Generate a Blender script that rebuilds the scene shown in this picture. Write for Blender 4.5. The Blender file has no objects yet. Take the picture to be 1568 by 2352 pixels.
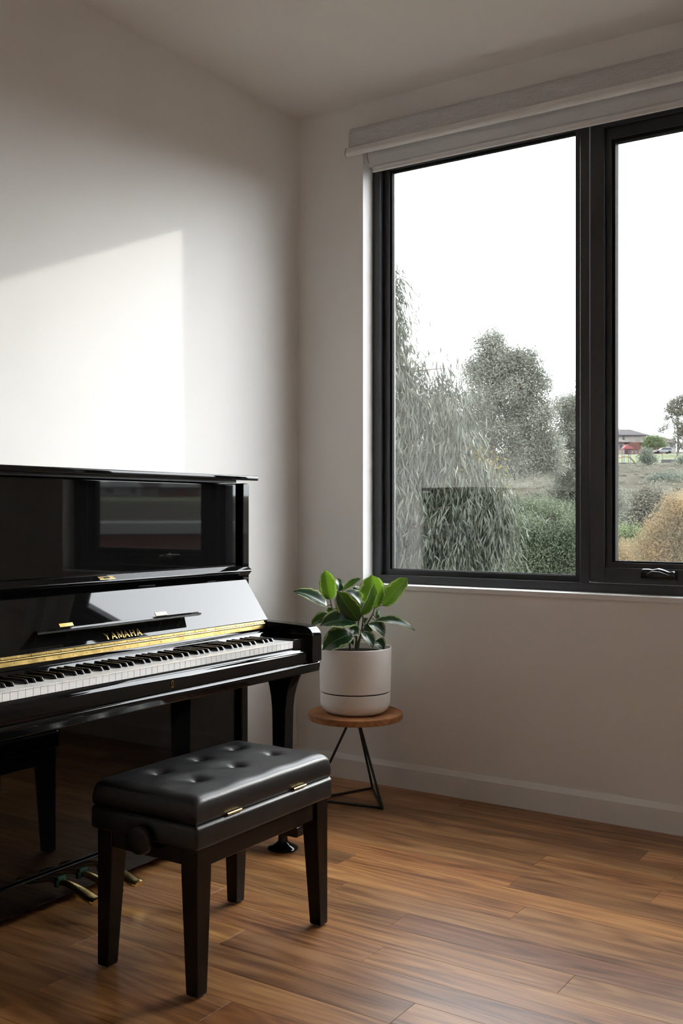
import bpy, bmesh, math, random
import numpy as np
from mathutils import Vector, Matrix

random.seed(7)
S = bpy.context.scene
COL = S.collection

# ------------------------------------------------------------------ camera
cam_d = bpy.data.cameras.new('camera')
cam = bpy.data.objects.new('camera', cam_d)
COL.objects.link(cam)
cam.location = (2.785, -3.836, 1.18)
cam.rotation_euler = (math.radians(90), 0, math.radians(33.55))
cam_d.sensor_fit = 'VERTICAL'
cam_d.sensor_height = 36.0
cam_d.lens = 36.0 * 2374.0 / 2352.0
cam_d.clip_end = 2000
cam_d.clip_start = 0.05
S.camera = cam

# ------------------------------------------------------------------ sky
SKY = 7.5
HAZE = 0.23
w = bpy.data.worlds.new('overcast_sky')
S.world = w
w.use_nodes = True
nt = w.node_tree
nt.nodes.clear()
wo = nt.nodes.new('ShaderNodeOutputWorld')
bg = nt.nodes.new('ShaderNodeBackground')
tc = nt.nodes.new('ShaderNodeTexCoord')
nz = nt.nodes.new('ShaderNodeTexNoise')
nz.inputs['Scale'].default_value = 2.2
nz.inputs['Detail'].default_value = 4
cr = nt.nodes.new('ShaderNodeValToRGB')
cr.color_ramp.elements[0].position = 0.3
cr.color_ramp.elements[0].color = (0.80, 0.84, 0.92, 1)
cr.color_ramp.elements[1].position = 0.65
cr.color_ramp.elements[1].color = (0.97, 0.99, 1.03, 1)
nt.links.new(tc.outputs['Generated'], nz.inputs['Vector'])
nt.links.new(nz.outputs['Fac'], cr.inputs['Fac'])
nt.links.new(cr.outputs['Color'], bg.inputs['Color'])
bg.inputs['Strength'].default_value = SKY
# thin cloud over a hazy clear sky with the sun where the sun lamp stands
st_ = nt.nodes.new('ShaderNodeTexSky')
st_.sky_type = 'NISHITA'
st_.sun_disc = False
st_.sun_elevation = math.radians(20.8)
st_.sun_rotation = math.radians(25.8)
st_.altitude = 100
st_.air_density = 1.0
st_.dust_density = 6.0
st_.ozone_density = 1.0
bw = nt.nodes.new('ShaderNodeRGBToBW')
bg2 = nt.nodes.new('ShaderNodeBackground')
bg2.inputs['Strength'].default_value = HAZE
ads = nt.nodes.new('ShaderNodeAddShader')
nt.links.new(st_.outputs['Color'], bw.inputs['Color'])
nt.links.new(bw.outputs['Val'], bg2.inputs['Color'])
nt.links.new(bg.outputs['Background'], ads.inputs[0])
nt.links.new(bg2.outputs['Background'], ads.inputs[1])
nt.links.new(ads.outputs['Shader'], wo.inputs['Surface'])

# ------------------------------------------------------------------ hazy sun
sl = bpy.data.lights.new('sun', 'SUN')
sl.energy = 1.6
sl.angle = math.radians(0.9)
sl.color = (1.0, 0.96, 0.90)
so = bpy.data.objects.new('sun', sl)
COL.objects.link(so)
so.location = (8, 16, 9)
so.rotation_euler = Vector((-0.484, -1.0, -0.423)).to_track_quat('-Z', 'Y').to_euler()

# ------------------------------------------------------------------ exposure
vs = S.view_settings
vs.view_transform = 'Standard'
vs.look = 'None'
vs.gamma = 1.0
vs.exposure = 0.38
vs.use_curve_mapping = False
S.cycles.use_denoising = True
S.cycles.max_bounces = 14
S.cycles.diffuse_bounces = 6
S.cycles.glossy_bounces = 6
S.cycles.transparent_max_bounces = 24
S.cycles.sample_clamp_indirect = 12

# ================================================================== materials
class NT:
    def __init__(self, name):
        self.m = bpy.data.materials.new(name)
        self.m.use_nodes = True
        self.t = self.m.node_tree
        self.b = self.t.nodes['Principled BSDF']
        self.out = self.t.nodes['Material Output']
    def n(self, kind, **kw):
        x = self.t.nodes.new('ShaderNode' + kind)
        for k, v in kw.items():
            if k in x.inputs:
                x.inputs[k].default_value = v
            else:
                setattr(x, k, v)
        return x
    def l(self, a, b):
        self.t.links.new(a, b)
    def set(self, **kw):
        for k, v in kw.items():
            self.b.inputs[k.replace('_', ' ')].default_value = v
        return self

def c4(c):
    return (c[0], c[1], c[2], 1.0)

def ramp(N, stops):
    r = N.n('ValToRGB')
    e = r.color_ramp.elements
    e[0].position, e[0].color = stops[0][0], c4(stops[0][1])
    e[1].position, e[1].color = stops[-1][0], c4(stops[-1][1])
    for p, c in stops[1:-1]:
        x = e.new(p)
        x.color = c4(c)
    return r

def mat_noise(name, c1, c2, scale=8.0, detail=4.0, rough=0.6, bump=0.0, bscale=60.0, stretch=None, metal=0.0, lo=0.3, hi=0.7, spec=0.5, coat=0.0):
    N = NT(name)
    t = N.n('TexCoord')
    z = N.n('TexNoise', Scale=scale, Detail=detail)
    src = t.outputs['Object']
    if stretch:
        mp = N.n('Mapping')
        mp.inputs['Scale'].default_value = stretch
        N.l(src, mp.inputs['Vector'])
        src = mp.outputs['Vector']
    N.l(src, z.inputs['Vector'])
    r = ramp(N, [(lo, c1), (hi, c2)])
    N.l(z.outputs['Fac'], r.inputs['Fac'])
    N.l(r.outputs['Color'], N.b.inputs['Base Color'])
    N.set(Roughness=rough, Metallic=metal)
    N.b.inputs['Specular IOR Level'].default_value = spec
    N.b.inputs['Coat Weight'].default_value = coat
    if bump:
        z2 = N.n('TexNoise', Scale=bscale, Detail=3.0)
        N.l(src, z2.inputs['Vector'])
        bp = N.n('Bump', Strength=bump, Distance=0.002)
        N.l(z2.outputs['Fac'], bp.inputs['Height'])
        N.l(bp.outputs['Normal'], N.b.inputs['Normal'])
    return N.m

M = {}
M['wall'] = mat_noise('wall_paint', (0.835, 0.818, 0.788), (0.855, 0.838, 0.808), 3, 3, 0.55, 0.05, 220, spec=0.35)
M['ceiling'] = mat_noise('ceiling_paint', (0.85, 0.825, 0.795), (0.865, 0.84, 0.81), 3, 3, 0.8, 0.04, 220)
M['trim'] = mat_noise('trim_paint', (0.83, 0.815, 0.785), (0.85, 0.835, 0.805), 3, 2, 0.32)
M['reveal'] = mat_noise('reveal_paint', (0.80, 0.79, 0.77), (0.82, 0.81, 0.79), 3, 2, 0.45)
M['frame'] = mat_noise('black_powdercoat', (0.031, 0.031, 0.035), (0.038, 0.038, 0.042), 30, 2, 0.33, 0.03, 900)
M['gasket'] = mat_noise('black_rubber', (0.012, 0.012, 0.012), (0.018, 0.018, 0.018), 40, 2, 0.85, spec=0.12)
M['handle'] = mat_noise('black_gloss_plastic', (0.010, 0.010, 0.010), (0.013, 0.013, 0.013), 10, 2, 0.12)
M['lacquer'] = mat_noise('black_lacquer', (0.0035, 0.0034, 0.0034), (0.0045, 0.0043, 0.0042), 20, 2, 0.025, spec=0.46)
M['lacquer_low'] = M['lacquer']
M['satin_black'] = mat_noise('satin_black', (0.006, 0.006, 0.006), (0.009, 0.008, 0.008), 30, 2, 0.3)
M['ebony'] = mat_noise('black_key_plastic', (0.008, 0.008, 0.008), (0.011, 0.011, 0.011), 30, 2, 0.16)
M['ivory'] = mat_noise('white_key_plastic', (0.88, 0.88, 0.87), (0.90, 0.90, 0.89), 8, 2, 0.22)
M['brass'] = mat_noise('brass', (0.48, 0.33, 0.11), (0.68, 0.50, 0.21), 25, 4, 0.24, metal=1.0)
M['brass_dull'] = mat_noise('aged_brass', (0.11, 0.075, 0.022), (0.28, 0.195, 0.068), 22, 6, 0.36, metal=1.0)
M['felt'] = mat_noise('green_felt', (0.008, 0.045, 0.03), (0.015, 0.07, 0.045), 120, 3, 0.95)
M['benchwood'] = mat_noise('ebonised_wood', (0.0028, 0.002, 0.0018), (0.005, 0.0032, 0.003), 6, 4, 0.25, stretch=(30, 30, 2), spec=0.32)
M['leather'] = mat_noise('black_leather', (0.005, 0.005, 0.0055), (0.009, 0.009, 0.0095), 40, 3, 0.34, 0.25, 420, spec=0.5)
M['standmetal'] = mat_noise('black_steel', (0.008, 0.008, 0.008), (0.014, 0.013, 0.012), 40, 3, 0.4)
M['pot'] = mat_noise('warm_white_pot', (0.87, 0.84, 0.79), (0.89, 0.86, 0.81), 6, 4, 0.42, 0.02, 300)
M['potgap'] = mat_noise('dark_groove', (0.025, 0.02, 0.016), (0.035, 0.03, 0.025), 10, 2, 0.7)
M['soil'] = mat_noise('potting_soil', (0.008, 0.006, 0.005), (0.035, 0.024, 0.017), 70, 6, 0.95, 1.0, 120, spec=0.05)
M['stem'] = mat_noise('plant_stem', (0.045, 0.05, 0.02), (0.10, 0.06, 0.03), 40, 3, 0.5)
M['railmetal'] = mat_noise('blind_rail', (0.72, 0.705, 0.69), (0.76, 0.745, 0.73), 20, 2, 0.4)
M['blind_smooth'] = mat_noise('blockout_fabric', (0.66, 0.655, 0.65), (0.69, 0.685, 0.68), 60, 3, 0.6)
M['bracket'] = mat_noise('blind_bracket', (0.30, 0.29, 0.28), (0.36, 0.35, 0.34), 30, 2, 0.35)

def mat_weave():
    N = NT('grey_weave_fabric')
    t = N.n('TexCoord')
    mp = N.n('Mapping')
    mp.inputs['Scale'].default_value = (14, 260, 420)
    z = N.n('TexNoise', Scale=1.0, Detail=4.0)
    mp2 = N.n('Mapping')
    mp2.inputs['Scale'].default_value = (90, 500, 700)
    z2 = N.n('TexNoise', Scale=1.0, Detail=2.0)
    N.l(t.outputs['Object'], mp.inputs['Vector'])
    N.l(t.outputs['Object'], mp2.inputs['Vector'])
    N.l(mp.outputs['Vector'], z.inputs['Vector'])
    N.l(mp2.outputs['Vector'], z2.inputs['Vector'])
    a = N.n('Math', operation='ADD')
    N.l(z.outputs['Fac'], a.inputs[0])
    N.l(z2.outputs['Fac'], a.inputs[1])
    h = N.n('Math', operation='MULTIPLY')
    h.inputs[1].default_value = 0.5
    N.l(a.outputs[0], h.inputs[0])
    r = ramp(N, [(0.32, (0.40, 0.385, 0.38)), (0.68, (0.68, 0.665, 0.66))])
    N.l(h.outputs[0], r.inputs['Fac'])
    N.l(r.outputs['Color'], N.b.inputs['Base Color'])
    N.set(Roughness=0.85)
    return N.m
M['weave'] = mat_weave()

def mat_glass():
    N = NT('window_glass')
    N.t.nodes.remove(N.b)
    lw = N.n('LayerWeight', Blend=0.5)
    p = N.n('Math', operation='POWER')
    p.inputs[1].default_value = 5.0
    N.l(lw.outputs['Facing'], p.inputs[0])
    ma = N.n('Math', operation='MULTIPLY_ADD')
    ma.inputs[1].default_value = 0.90
    ma.inputs[2].default_value = 0.12
    N.l(p.outputs[0], ma.inputs[0])
    tr = N.n('BsdfTransparent')
    tr.inputs['Color'].default_value = (0.975, 0.985, 0.98, 1)
    gl = N.n('BsdfGlossy')
    gl.inputs['Roughness'].default_value = 0.0
    mx = N.n('MixShader')
    N.l(ma.outputs[0], mx.inputs[0])
    N.l(tr.outputs[0], mx.inputs[1])
    N.l(gl.outputs[0], mx.inputs[2])
    N.l(mx.outputs[0], N.out.inputs['Surface'])
    return N.m
M['glass'] = mat_glass()

def mat_timber(name, dark, mid, light, rough, use_obj=True, sx=1.0):
    N = NT(name)
    t = N.n('TexCoord')
    oi = N.n('ObjectInfo')
    off = N.n('VectorMath', operation='SCALE')
    cmb = N.n('CombineXYZ')
    N.l(oi.outputs['Random'], cmb.inputs[0])
    N.l(oi.outputs['Random'], cmb.inputs[1])
    N.l(oi.outputs['Random'], cmb.inputs[2])
    N.l(cmb.outputs[0], off.inputs[0])
    off.inputs['Scale'].default_value = 57.0
    add = N.n('VectorMath', operation='ADD')
    N.l(t.outputs['Object'], add.inputs[0])
    N.l(off.outputs[0], add.inputs[1])
    # cathedral figure
    mp = N.n('Mapping')
    mp.inputs['Scale'].default_value = (0.75 * sx, 6.5, 6.5)
    N.l(add.outputs[0], mp.inputs['Vector'])
    n1 = N.n('TexNoise', Scale=1.0, Detail=2.0, Roughness=0.45)
    N.l(mp.outputs['Vector'], n1.inputs['Vector'])
    mul = N.n('Math', operation='MULTIPLY')
    mul.inputs[1].default_value = 85.0
    N.l(n1.outputs['Fac'], mul.inputs[0])
    sn = N.n('Math', operation='SINE')
    N.l(mul.outputs[0], sn.inputs[0])
    # fine fibre
    mp2 = N.n('Mapping')
    mp2.inputs['Scale'].default_value = (6.0 * sx, 210.0, 210.0)
    N.l(add.outputs[0], mp2.inputs['Vector'])
    n2 = N.n('TexNoise', Scale=1.0, Detail=5.0, Roughness=0.6)
    N.l(mp2.outputs['Vector'], n2.inputs['Vector'])
    # broad colour drift
    mp3 = N.n('Mapping')
    mp3.inputs['Scale'].default_value = (1.4 * sx, 14.0, 14.0)
    N.l(add.outputs[0], mp3.inputs['Vector'])
    n3 = N.n('TexNoise', Scale=1.0, Detail=3.0, Roughness=0.55)
    N.l(mp3.outputs['Vector'], n3.inputs['Vector'])
    s1 = N.n('Math', operation='MULTIPLY_ADD')
    s1.inputs[1].default_value = 0.085
    N.l(sn.outputs[0], s1.inputs[0])
    N.l(n3.outputs['Fac'], s1.inputs[2])
    s2 = N.n('Math', operation='MULTIPLY_ADD')
    s2.inputs[1].default_value = 0.48
    N.l(n2.outputs['Fac'], s2.inputs[0])
    N.l(s1.outputs[0], s2.inputs[2])
    r = ramp(N, [(0.46, dark), (0.73, mid), (1.02, light)])
    N.l(s2.outputs[0], r.inputs['Fac'])
    col = r.outputs['Color']
    if use_obj:
        mx = N.n('Mix', data_type='RGBA', blend_type='MULTIPLY')
        mx.inputs[0].default_value = 1.0
        N.l(col, mx.inputs[6])
        N.l(oi.outputs['Color'], mx.inputs[7])
        col = mx.outputs[2]
        # gum veins and pin marks
        mp4 = N.n('Mapping')
        mp4.inputs['Scale'].default_value = (5.0, 42.0, 42.0)
        N.l(add.outputs[0], mp4.inputs['Vector'])
        n4 = N.n('TexNoise', Scale=1.0, Detail=5.0, Roughness=0.7)
        N.l(mp4.outputs['Vector'], n4.inputs['Vector'])
        r4 = ramp(N, [(0.70, (1, 1, 1)), (0.76, (0.25, 0.20, 0.17))])
        N.l(n4.outputs['Fac'], r4.inputs['Fac'])
        mx2 = N.n('Mix', data_type='RGBA', blend_type='MULTIPLY')
        mx2.inputs[0].default_value = 0.8
        N.l(col, mx2.inputs[6])
        N.l(r4.outputs['Color'], mx2.inputs[7])
        col = mx2.outputs[2]
    N.l(col, N.b.inputs['Base Color'])
    N.set(Roughness=rough)
    bp = N.n('Bump', Strength=0.12, Distance=0.001)
    N.l(n2.outputs['Fac'], bp.inputs['Height'])
    N.l(bp.outputs['Normal'], N.b.inputs['Normal'])
    return N.m
M['plank'] = mat_timber('oiled_hardwood', (0.130, 0.046, 0.013), (0.335, 0.155, 0.056), (0.52, 0.285, 0.118), 0.36)
M['standwood'] = mat_timber('walnut_stained_wood', (0.20, 0.072, 0.022), (0.38, 0.155, 0.052), (0.47, 0.21, 0.08), 0.6, use_obj=False, sx=4.0)

def mat_leaf():
    N = NT('variegated_leaf')
    uv = N.n('UVMap')
    sp = N.n('SeparateXYZ')
    N.l(uv.outputs['UV'], sp.inputs[0])
    oi = N.n('ObjectInfo')
    # |2u-1|
    m1 = N.n('Math', operation='MULTIPLY_ADD')
    m1.inputs[1].default_value = 2.0
    m1.inputs[2].default_value = -1.0
    N.l(sp.outputs[0], m1.inputs[0])
    ab = N.n('Math', operation='ABSOLUTE')
    N.l(m1.outputs[0], ab.inputs[0])
    # ragged cream margin
    cb = N.n('CombineXYZ')
    N.l(sp.outputs[0], cb.inputs[0])
    N.l(sp.outputs[1], cb.inputs[1])
    N.l(oi.outputs['Random'], cb.inputs[2])
    mp = N.n('Mapping')
    mp.inputs['Scale'].default_value = (3.0, 9.0, 40.0)
    N.l(cb.outputs[0], mp.inputs['Vector'])
    nz_ = N.n('TexNoise', Scale=1.0, Detail=3.0)
    N.l(mp.outputs['Vector'], nz_.inputs['Vector'])
    ad = N.n('Math', operation='MULTIPLY_ADD')
    ad.inputs[1].default_value = 0.55
    N.l(nz_.outputs['Fac'], ad.inputs[0])
    N.l(ab.outputs[0], ad.inputs[2])
    # second patchiness for lime areas
    r1 = ramp(N, [(0.88, (0.010, 0.034, 0.016)), (0.98, (0.040, 0.105, 0.022)), (1.10, (0.11, 0.20, 0.04)), (1.16, (0.62, 0.60, 0.36))])
    md = N.n('Math', operation='MULTIPLY')
    md.inputs[1].default_value = 0.8
    N.l(ad.outputs[0], md.inputs[0])
    e = r1.color_ramp.elements
    for k in range(4):
        e[k].position = (0.74, 0.84, 0.93, 0.99)[k]
    N.l(md.outputs[0], r1.inputs['Fac'])
    # veins
    wv = N.n('Math', operation='MULTIPLY_ADD')
    wv.inputs[1].default_value = 0.35
    N.l(ab.outputs[0], wv.inputs[0])
    inv = N.n('Math', operation='SUBTRACT')
    N.l(sp.outputs[1], inv.inputs[0])
    N.l(wv.outputs[0], inv.inputs[1])
    fr = N.n('Math', operation='MULTIPLY')
    fr.inputs[1].default_value = 95.0
    N.l(inv.outputs[0], fr.inputs[0])
    sn = N.n('Math', operation='SINE')
    N.l(fr.outputs[0], sn.inputs[0])
    bp = N.n('Bump', Strength=0.09, Distance=0.0012)
    N.l(sn.outputs[0], bp.inputs['Height'])
    N.l(bp.outputs['Normal'], N.b.inputs['Normal'])
    # midrib
    rib = ramp(N, [(0.02, (0.20, 0.26, 0.12)), (0.05, (0, 0, 0))])
    N.l(ab.outputs[0], rib.inputs['Fac'])
    lg = N.n('Mix', data_type='RGBA', blend_type='ADD')
    lg.inputs[0].default_value = 0.5
    N.l(r1.outputs['Color'], lg.inputs[6])
    N.l(rib.outputs['Color'], lg.inputs[7])
    N.l(lg.outputs[2], N.b.inputs['Base Color'])
    N.set(Roughness=0.27)
    tl = N.n('BsdfTranslucent')
    hs = N.n('Mix', data_type='RGBA', blend_type='MIX')
    hs.inputs[0].default_value = 0.75
    N.l(lg.outputs[2], hs.inputs[6])
    hs.inputs[7].default_value = (0.15, 0.29, 0.010, 1)
    N.l(hs.outputs[2], tl.inputs['Color'])
    mx = N.n('MixShader')
    N.l(oi.outputs['Alpha'], mx.inputs[0])
    N.l(N.b.outputs[0], mx.inputs[1])
    N.l(tl.outputs[0], mx.inputs[2])
    N.l(mx.outputs[0], N.out.inputs['Surface'])
    return N.m
M['leaf'] = mat_leaf()

def mat_foliage(name, c1, c2, rough=0.5, tl=0.35, scale=1.3, g=0.80, spec=0.08):
    c1, c2 = [q * g for q in c1], [q * g for q in c2]
    N = NT(name)
    t = N.n('TexCoord')
    z = N.n('TexNoise', Scale=scale, Detail=6.0, Roughness=0.75)
    N.l(t.outputs['Object'], z.inputs['Vector'])
    r = ramp(N, [(0.3, c1), (0.7, c2)])
    N.l(z.outputs['Fac'], r.inputs['Fac'])
    N.l(r.outputs['Color'], N.b.inputs['Base Color'])
    N.set(Roughness=rough)
    N.b.inputs['Specular IOR Level'].default_value = spec
    tr = N.n('BsdfTranslucent')
    N.l(r.outputs['Color'], tr.inputs['Color'])
    mx = N.n('MixShader')
    mx.inputs[0].default_value = tl
    N.l(N.b.outputs[0], mx.inputs[1])
    N.l(tr.outputs[0], mx.inputs[2])
    N.l(mx.outputs[0], N.out.inputs['Surface'])
    return N.m

# ================================================================== geometry helpers
ORG = {}

def as_mesh(bm, name, smooth=None):
    me = bpy.data.meshes.new(name)
    bm.to_mesh(me)
    bm.free()
    if smooth is not None:
        me.shade_smooth()
        me.set_sharp_from_angle(angle=math.radians(smooth))
    return me

def empty(name, loc, label=None, cat=None, group=None, kind=None):
    o = bpy.data.objects.new(name, None)
    COL.objects.link(o)
    o.location = loc
    o.empty_display_size = 0.05
    ORG[o] = Vector(loc)
    tag(o, label, cat, group, kind)
    return o

def tag(o, label=None, cat=None, group=None, kind=None):
    if label:
        o['label'] = label
    if cat:
        o['category'] = cat
    if group:
        o['group'] = group
    if kind:
        o['kind'] = kind
    return o

def obj(name, bm, mat, parent=None, smooth=None, label=None, kind=None):
    """link a bmesh given in world coordinates as one mesh object; its origin is its thing's base"""
    o_ = ORG[parent] if parent is not None else Vector((0, 0, 0))
    if isinstance(bm, bmesh.types.BMesh):
        if parent is not None:
            bmesh.ops.translate(bm, verts=bm.verts[:], vec=-o_)
        me = as_mesh(bm, name, smooth)
    else:
        me = bm
    if mat is not None:
        me.materials.append(M[mat] if isinstance(mat, str) else mat)
    o = bpy.data.objects.new(name, me)
    COL.objects.link(o)
    if parent is not None:
        o.parent = parent
    if smooth is not None and smooth <= 35:
        wn = o.modifiers.new('face_weighted_normals', 'WEIGHTED_NORMAL')
        wn.weight = 100
        wn.keep_sharp = True
    ORG[o] = o_
    if label:
        o['label'] = label
    if kind:
        o['kind'] = kind
    return o

def box(bm, x0, x1, y0, y1, z0, z1):
    v = [bm.verts.new(p) for p in ((x0, y0, z0), (x1, y0, z0), (x1, y1, z0), (x0, y1, z0), (x0, y0, z1), (x1, y0, z1), (x1, y1, z1), (x0, y1, z1))]
    f = [(0, 3, 2, 1), (4, 5, 6, 7), (0, 1, 5, 4), (1, 2, 6, 5), (2, 3, 7, 6), (3, 0, 4, 7)]
    for q in f:
        bm.faces.new([v[i] for i in q])
    return v

def bev(bm, off, seg=2, angle=30):
    bm.normal_update()
    es = [e for e in bm.edges if len(e.link_faces) == 2 and e.calc_face_angle(0) > math.radians(angle)]
    bmesh.ops.bevel(bm, geom=es, offset=off, segments=seg, profile=0.5, affect='EDGES', clamp_overlap=True)
    return bm

def B(x0, x1, y0, y1, z0, z1, b=0.0, seg=2):
    bm = bmesh.new()
    box(bm, min(x0, x1), max(x0, x1), min(y0, y1), max(y0, y1), min(z0, z1), max(z0, z1))
    if b:
        bev(bm, b, seg)
    return bm

def prism(bm, prof, axis, a0, a1):
    """extrude a 2-D profile: axis 'y' -> profile is (x,z); 'x' -> (y,z); 'z' -> (x,y)"""
    def P(u, v, a):
        return (u, a, v) if axis == 'y' else ((a, u, v) if axis == 'x' else (u, v, a))
    lo = [bm.verts.new(P(u, v, a0)) for u, v in prof]
    hi = [bm.verts.new(P(u, v, a1)) for u, v in prof]
    n = len(prof)
    bm.faces.new(lo)
    bm.faces.new(hi[::-1])
    for i in range(n):
        j = (i + 1) % n
        bm.faces.new((lo[j], lo[i], hi[i], hi[j]))
    bmesh.ops.recalc_face_normals(bm, faces=bm.faces[:])
    return bm

def PR(prof, axis, a0, a1, b=0.0, seg=2, angle=30):
    bm = bmesh.new()
    prism(bm, prof, axis, a0, a1)
    if b:
        bev(bm, b, seg, angle)
    return bm

def arc(cx, cy, r, a0, a1, n):
    return [(cx + r * math.cos(math.radians(a0 + (a1 - a0) * i / n)), cy + r * math.sin(math.radians(a0 + (a1 - a0) * i / n))) for i in range(n + 1)]

def tube(bm, pts, radii, sides=8, cap=True):
    pts = [Vector(p) for p in pts]
    if not hasattr(radii, '__len__'):
        radii = [radii] * len(pts)
    rings = []
    up = None
    for i, p in enumerate(pts):
        d = (pts[min(i + 1, len(pts) - 1)] - pts[max(i - 1, 0)]).normalized()
        if up is None:
            up = Vector((0, 0, 1)) if abs(d.z) < 0.9 else Vector((1, 0, 0))
        a = d.cross(up).normalized()
        b = a.cross(d).normalized()
        up = b
        rings.append([bm.verts.new(p + (a * math.cos(2 * math.pi * k / sides) + b * math.sin(2 * math.pi * k / sides)) * radii[i]) for k in range(sides)])
    for i in range(len(rings) - 1):
        for k in range(sides):
            j = (k + 1) % sides
            bm.faces.new((rings[i][k], rings[i + 1][k], rings[i + 1][j], rings[i][j]))
    if cap:
        bm.faces.new(rings[0])
        bm.faces.new(rings[-1][::-1])
    bmesh.ops.recalc_face_normals(bm, faces=bm.faces[:])
    return bm

def lathe(bm, prof, cx, cy, sides=48):
    """prof: (r, z) from bottom to top, r may be 0 at the ends"""
    rings = []
    for r, z in prof:
        if r < 1e-6:
            rings.append([bm.verts.new((cx, cy, z))])
        else:
            rings.append([bm.verts.new((cx + r * math.cos(2 * math.pi * k / sides), cy + r * math.sin(2 * math.pi * k / sides), z)) for k in range(sides)])
    for a, b in zip(rings[:-1], rings[1:]):
        for k in range(sides):
            j = (k + 1) % sides
            if len(a) == 1 and len(b) == 1:
                continue
            if len(a) == 1:
                bm.faces.new((a[0], b[j], b[k]))
            elif len(b) == 1:
                bm.faces.new((a[k], a[j], b[0]))
            else:
                bm.faces.new((a[k], a[j], b[j], b[k]))
    bmesh.ops.recalc_face_normals(bm, faces=bm.faces[:])
    return bm

def LA(prof, cx, cy, sides=48):
    return lathe(bmesh.new(), prof, cx, cy, sides)

def TU(pts, r, sides=8):
    return tube(bmesh.new(), pts, r, sides)

def quick_mesh(name, verts, quads):
    verts = np.asarray(verts, dtype=np.float32).reshape(-1, 3)
    quads = np.asarray(quads, dtype=np.int32)
    k = quads.shape[1]
    me = bpy.data.meshes.new(name)
    me.vertices.add(len(verts))
    me.vertices.foreach_set('co', verts.ravel())
    me.loops.add(quads.size)
    me.loops.foreach_set('vertex_index', quads.ravel())
    me.polygons.add(len(quads))
    me.polygons.foreach_set('loop_start', np.arange(0, quads.size, k, dtype=np.int32))
    me.polygons.foreach_set('loop_total', np.full(len(quads), k, dtype=np.int32))
    me.update(calc_edges=True)
    return me

# ================================================================== the room
RX, RY, CH = 3.75, -5.1, 2.976
OX0, OX1, OZ0, OZ1 = 0.354, 2.34, 0.845, 2.80     # window opening
WT = 0.24                                          # window wall thickness

bm = B(-0.12, 0, RY, WT, -0.3, CH)
tag(obj('wall_left', bm, 'wall'), 'white painted wall behind the piano', 'wall', kind='structure')
bm = bmesh.new()
box(bm, 0, OX0, 0, WT, -0.3, CH)
box(bm, OX1, RX, 0, WT, -0.3, CH)
box(bm, OX0, OX1, 0, WT, -0.3, OZ0)
box(bm, OX0, OX1, 0, WT, OZ1, CH)
tag(obj('wall_window', bm, 'wall'), 'warm white wall with the black framed window', 'wall', kind='structure')
tag(obj('wall_right', B(RX, RX + 0.12, RY, WT, -0.3, CH), 'wall'), 'white wall on the far side of the room', 'wall', kind='structure')
tag(obj('wall_back', B(-0.12, RX + 0.12, RY - 0.12, RY, -0.3, CH), 'wall'), 'white wall behind the viewer', 'wall', kind='structure')
tag(obj('ceiling', B(-0.12, RX + 0.12, RY - 0.12, WT, CH, CH + 0.15), 'ceiling'), 'plain pale ceiling', 'ceiling', kind='structure')

# floor: sub-floor slab, boards laid along the window wall
PY = -3.45
bm = B(0, RX, RY, 0, -0.10, -0.018)
box(bm, 0, RX, RY, PY + 0.001, -0.018, 0.0)
floor = obj('floor', bm, 'plank')
floor.color = (0.95, 0.95, 0.95, 1)
tag(floor, 'oiled hardwood strip floor', 'floor', kind='structure')
PW = 0.1185
joints = {4: [1.41, 3.1], 5: [0.55, 1.836], 6: [1.42, 2.9], 7: [0.86, 2.45], 8: [0.42, 1.535], 9: [0.98, 2.7], 10: [1.27, 2.35],
          11: [0.685, 1.825], 12: [1.33, 2.75], 13: [0.945, 2.2], 14: [1.56, 3.0], 15: [0.62, 2.1], 16: [1.187, 2.55], 17: [0.75, 1.9]}
tint = {(4, 0): (0.80, 0.78, 0.72), (4, 1): (1.10, 1.08, 1.04), (5, 1): (0.98, 0.97, 0.95), (6, 0): (1.10, 1.0, 0.92), (6, 1): (0.86, 0.83, 0.78),
        (8, 1): (1.22, 1.18, 1.08), (8, 2): (1.02, 1.0, 0.96), (10, 1): (0.82, 0.74, 0.76), (11, 1): (1.12, 1.08, 0.98), (11, 2): (1.05, 1.05, 1.0),
        (12, 1): (1.18, 1.14, 1.05), (13, 0): (1.05, 1.02, 0.88), (13, 1): (0.90, 0.84, 0.82), (14, 0): (0.92, 0.90, 0.88), (14, 1): (1.08, 1.04, 1.0),
        (7, 1): (1.2, 1.15, 1.04), (9, 0): (0.95, 0.9, 0.82), (9, 1): (1.0, 0.98, 0.95), (16, 1): (0.80, 0.70, 0.62), (15, 1): (1.06, 1.04, 1.0)}
k = 0
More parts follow.
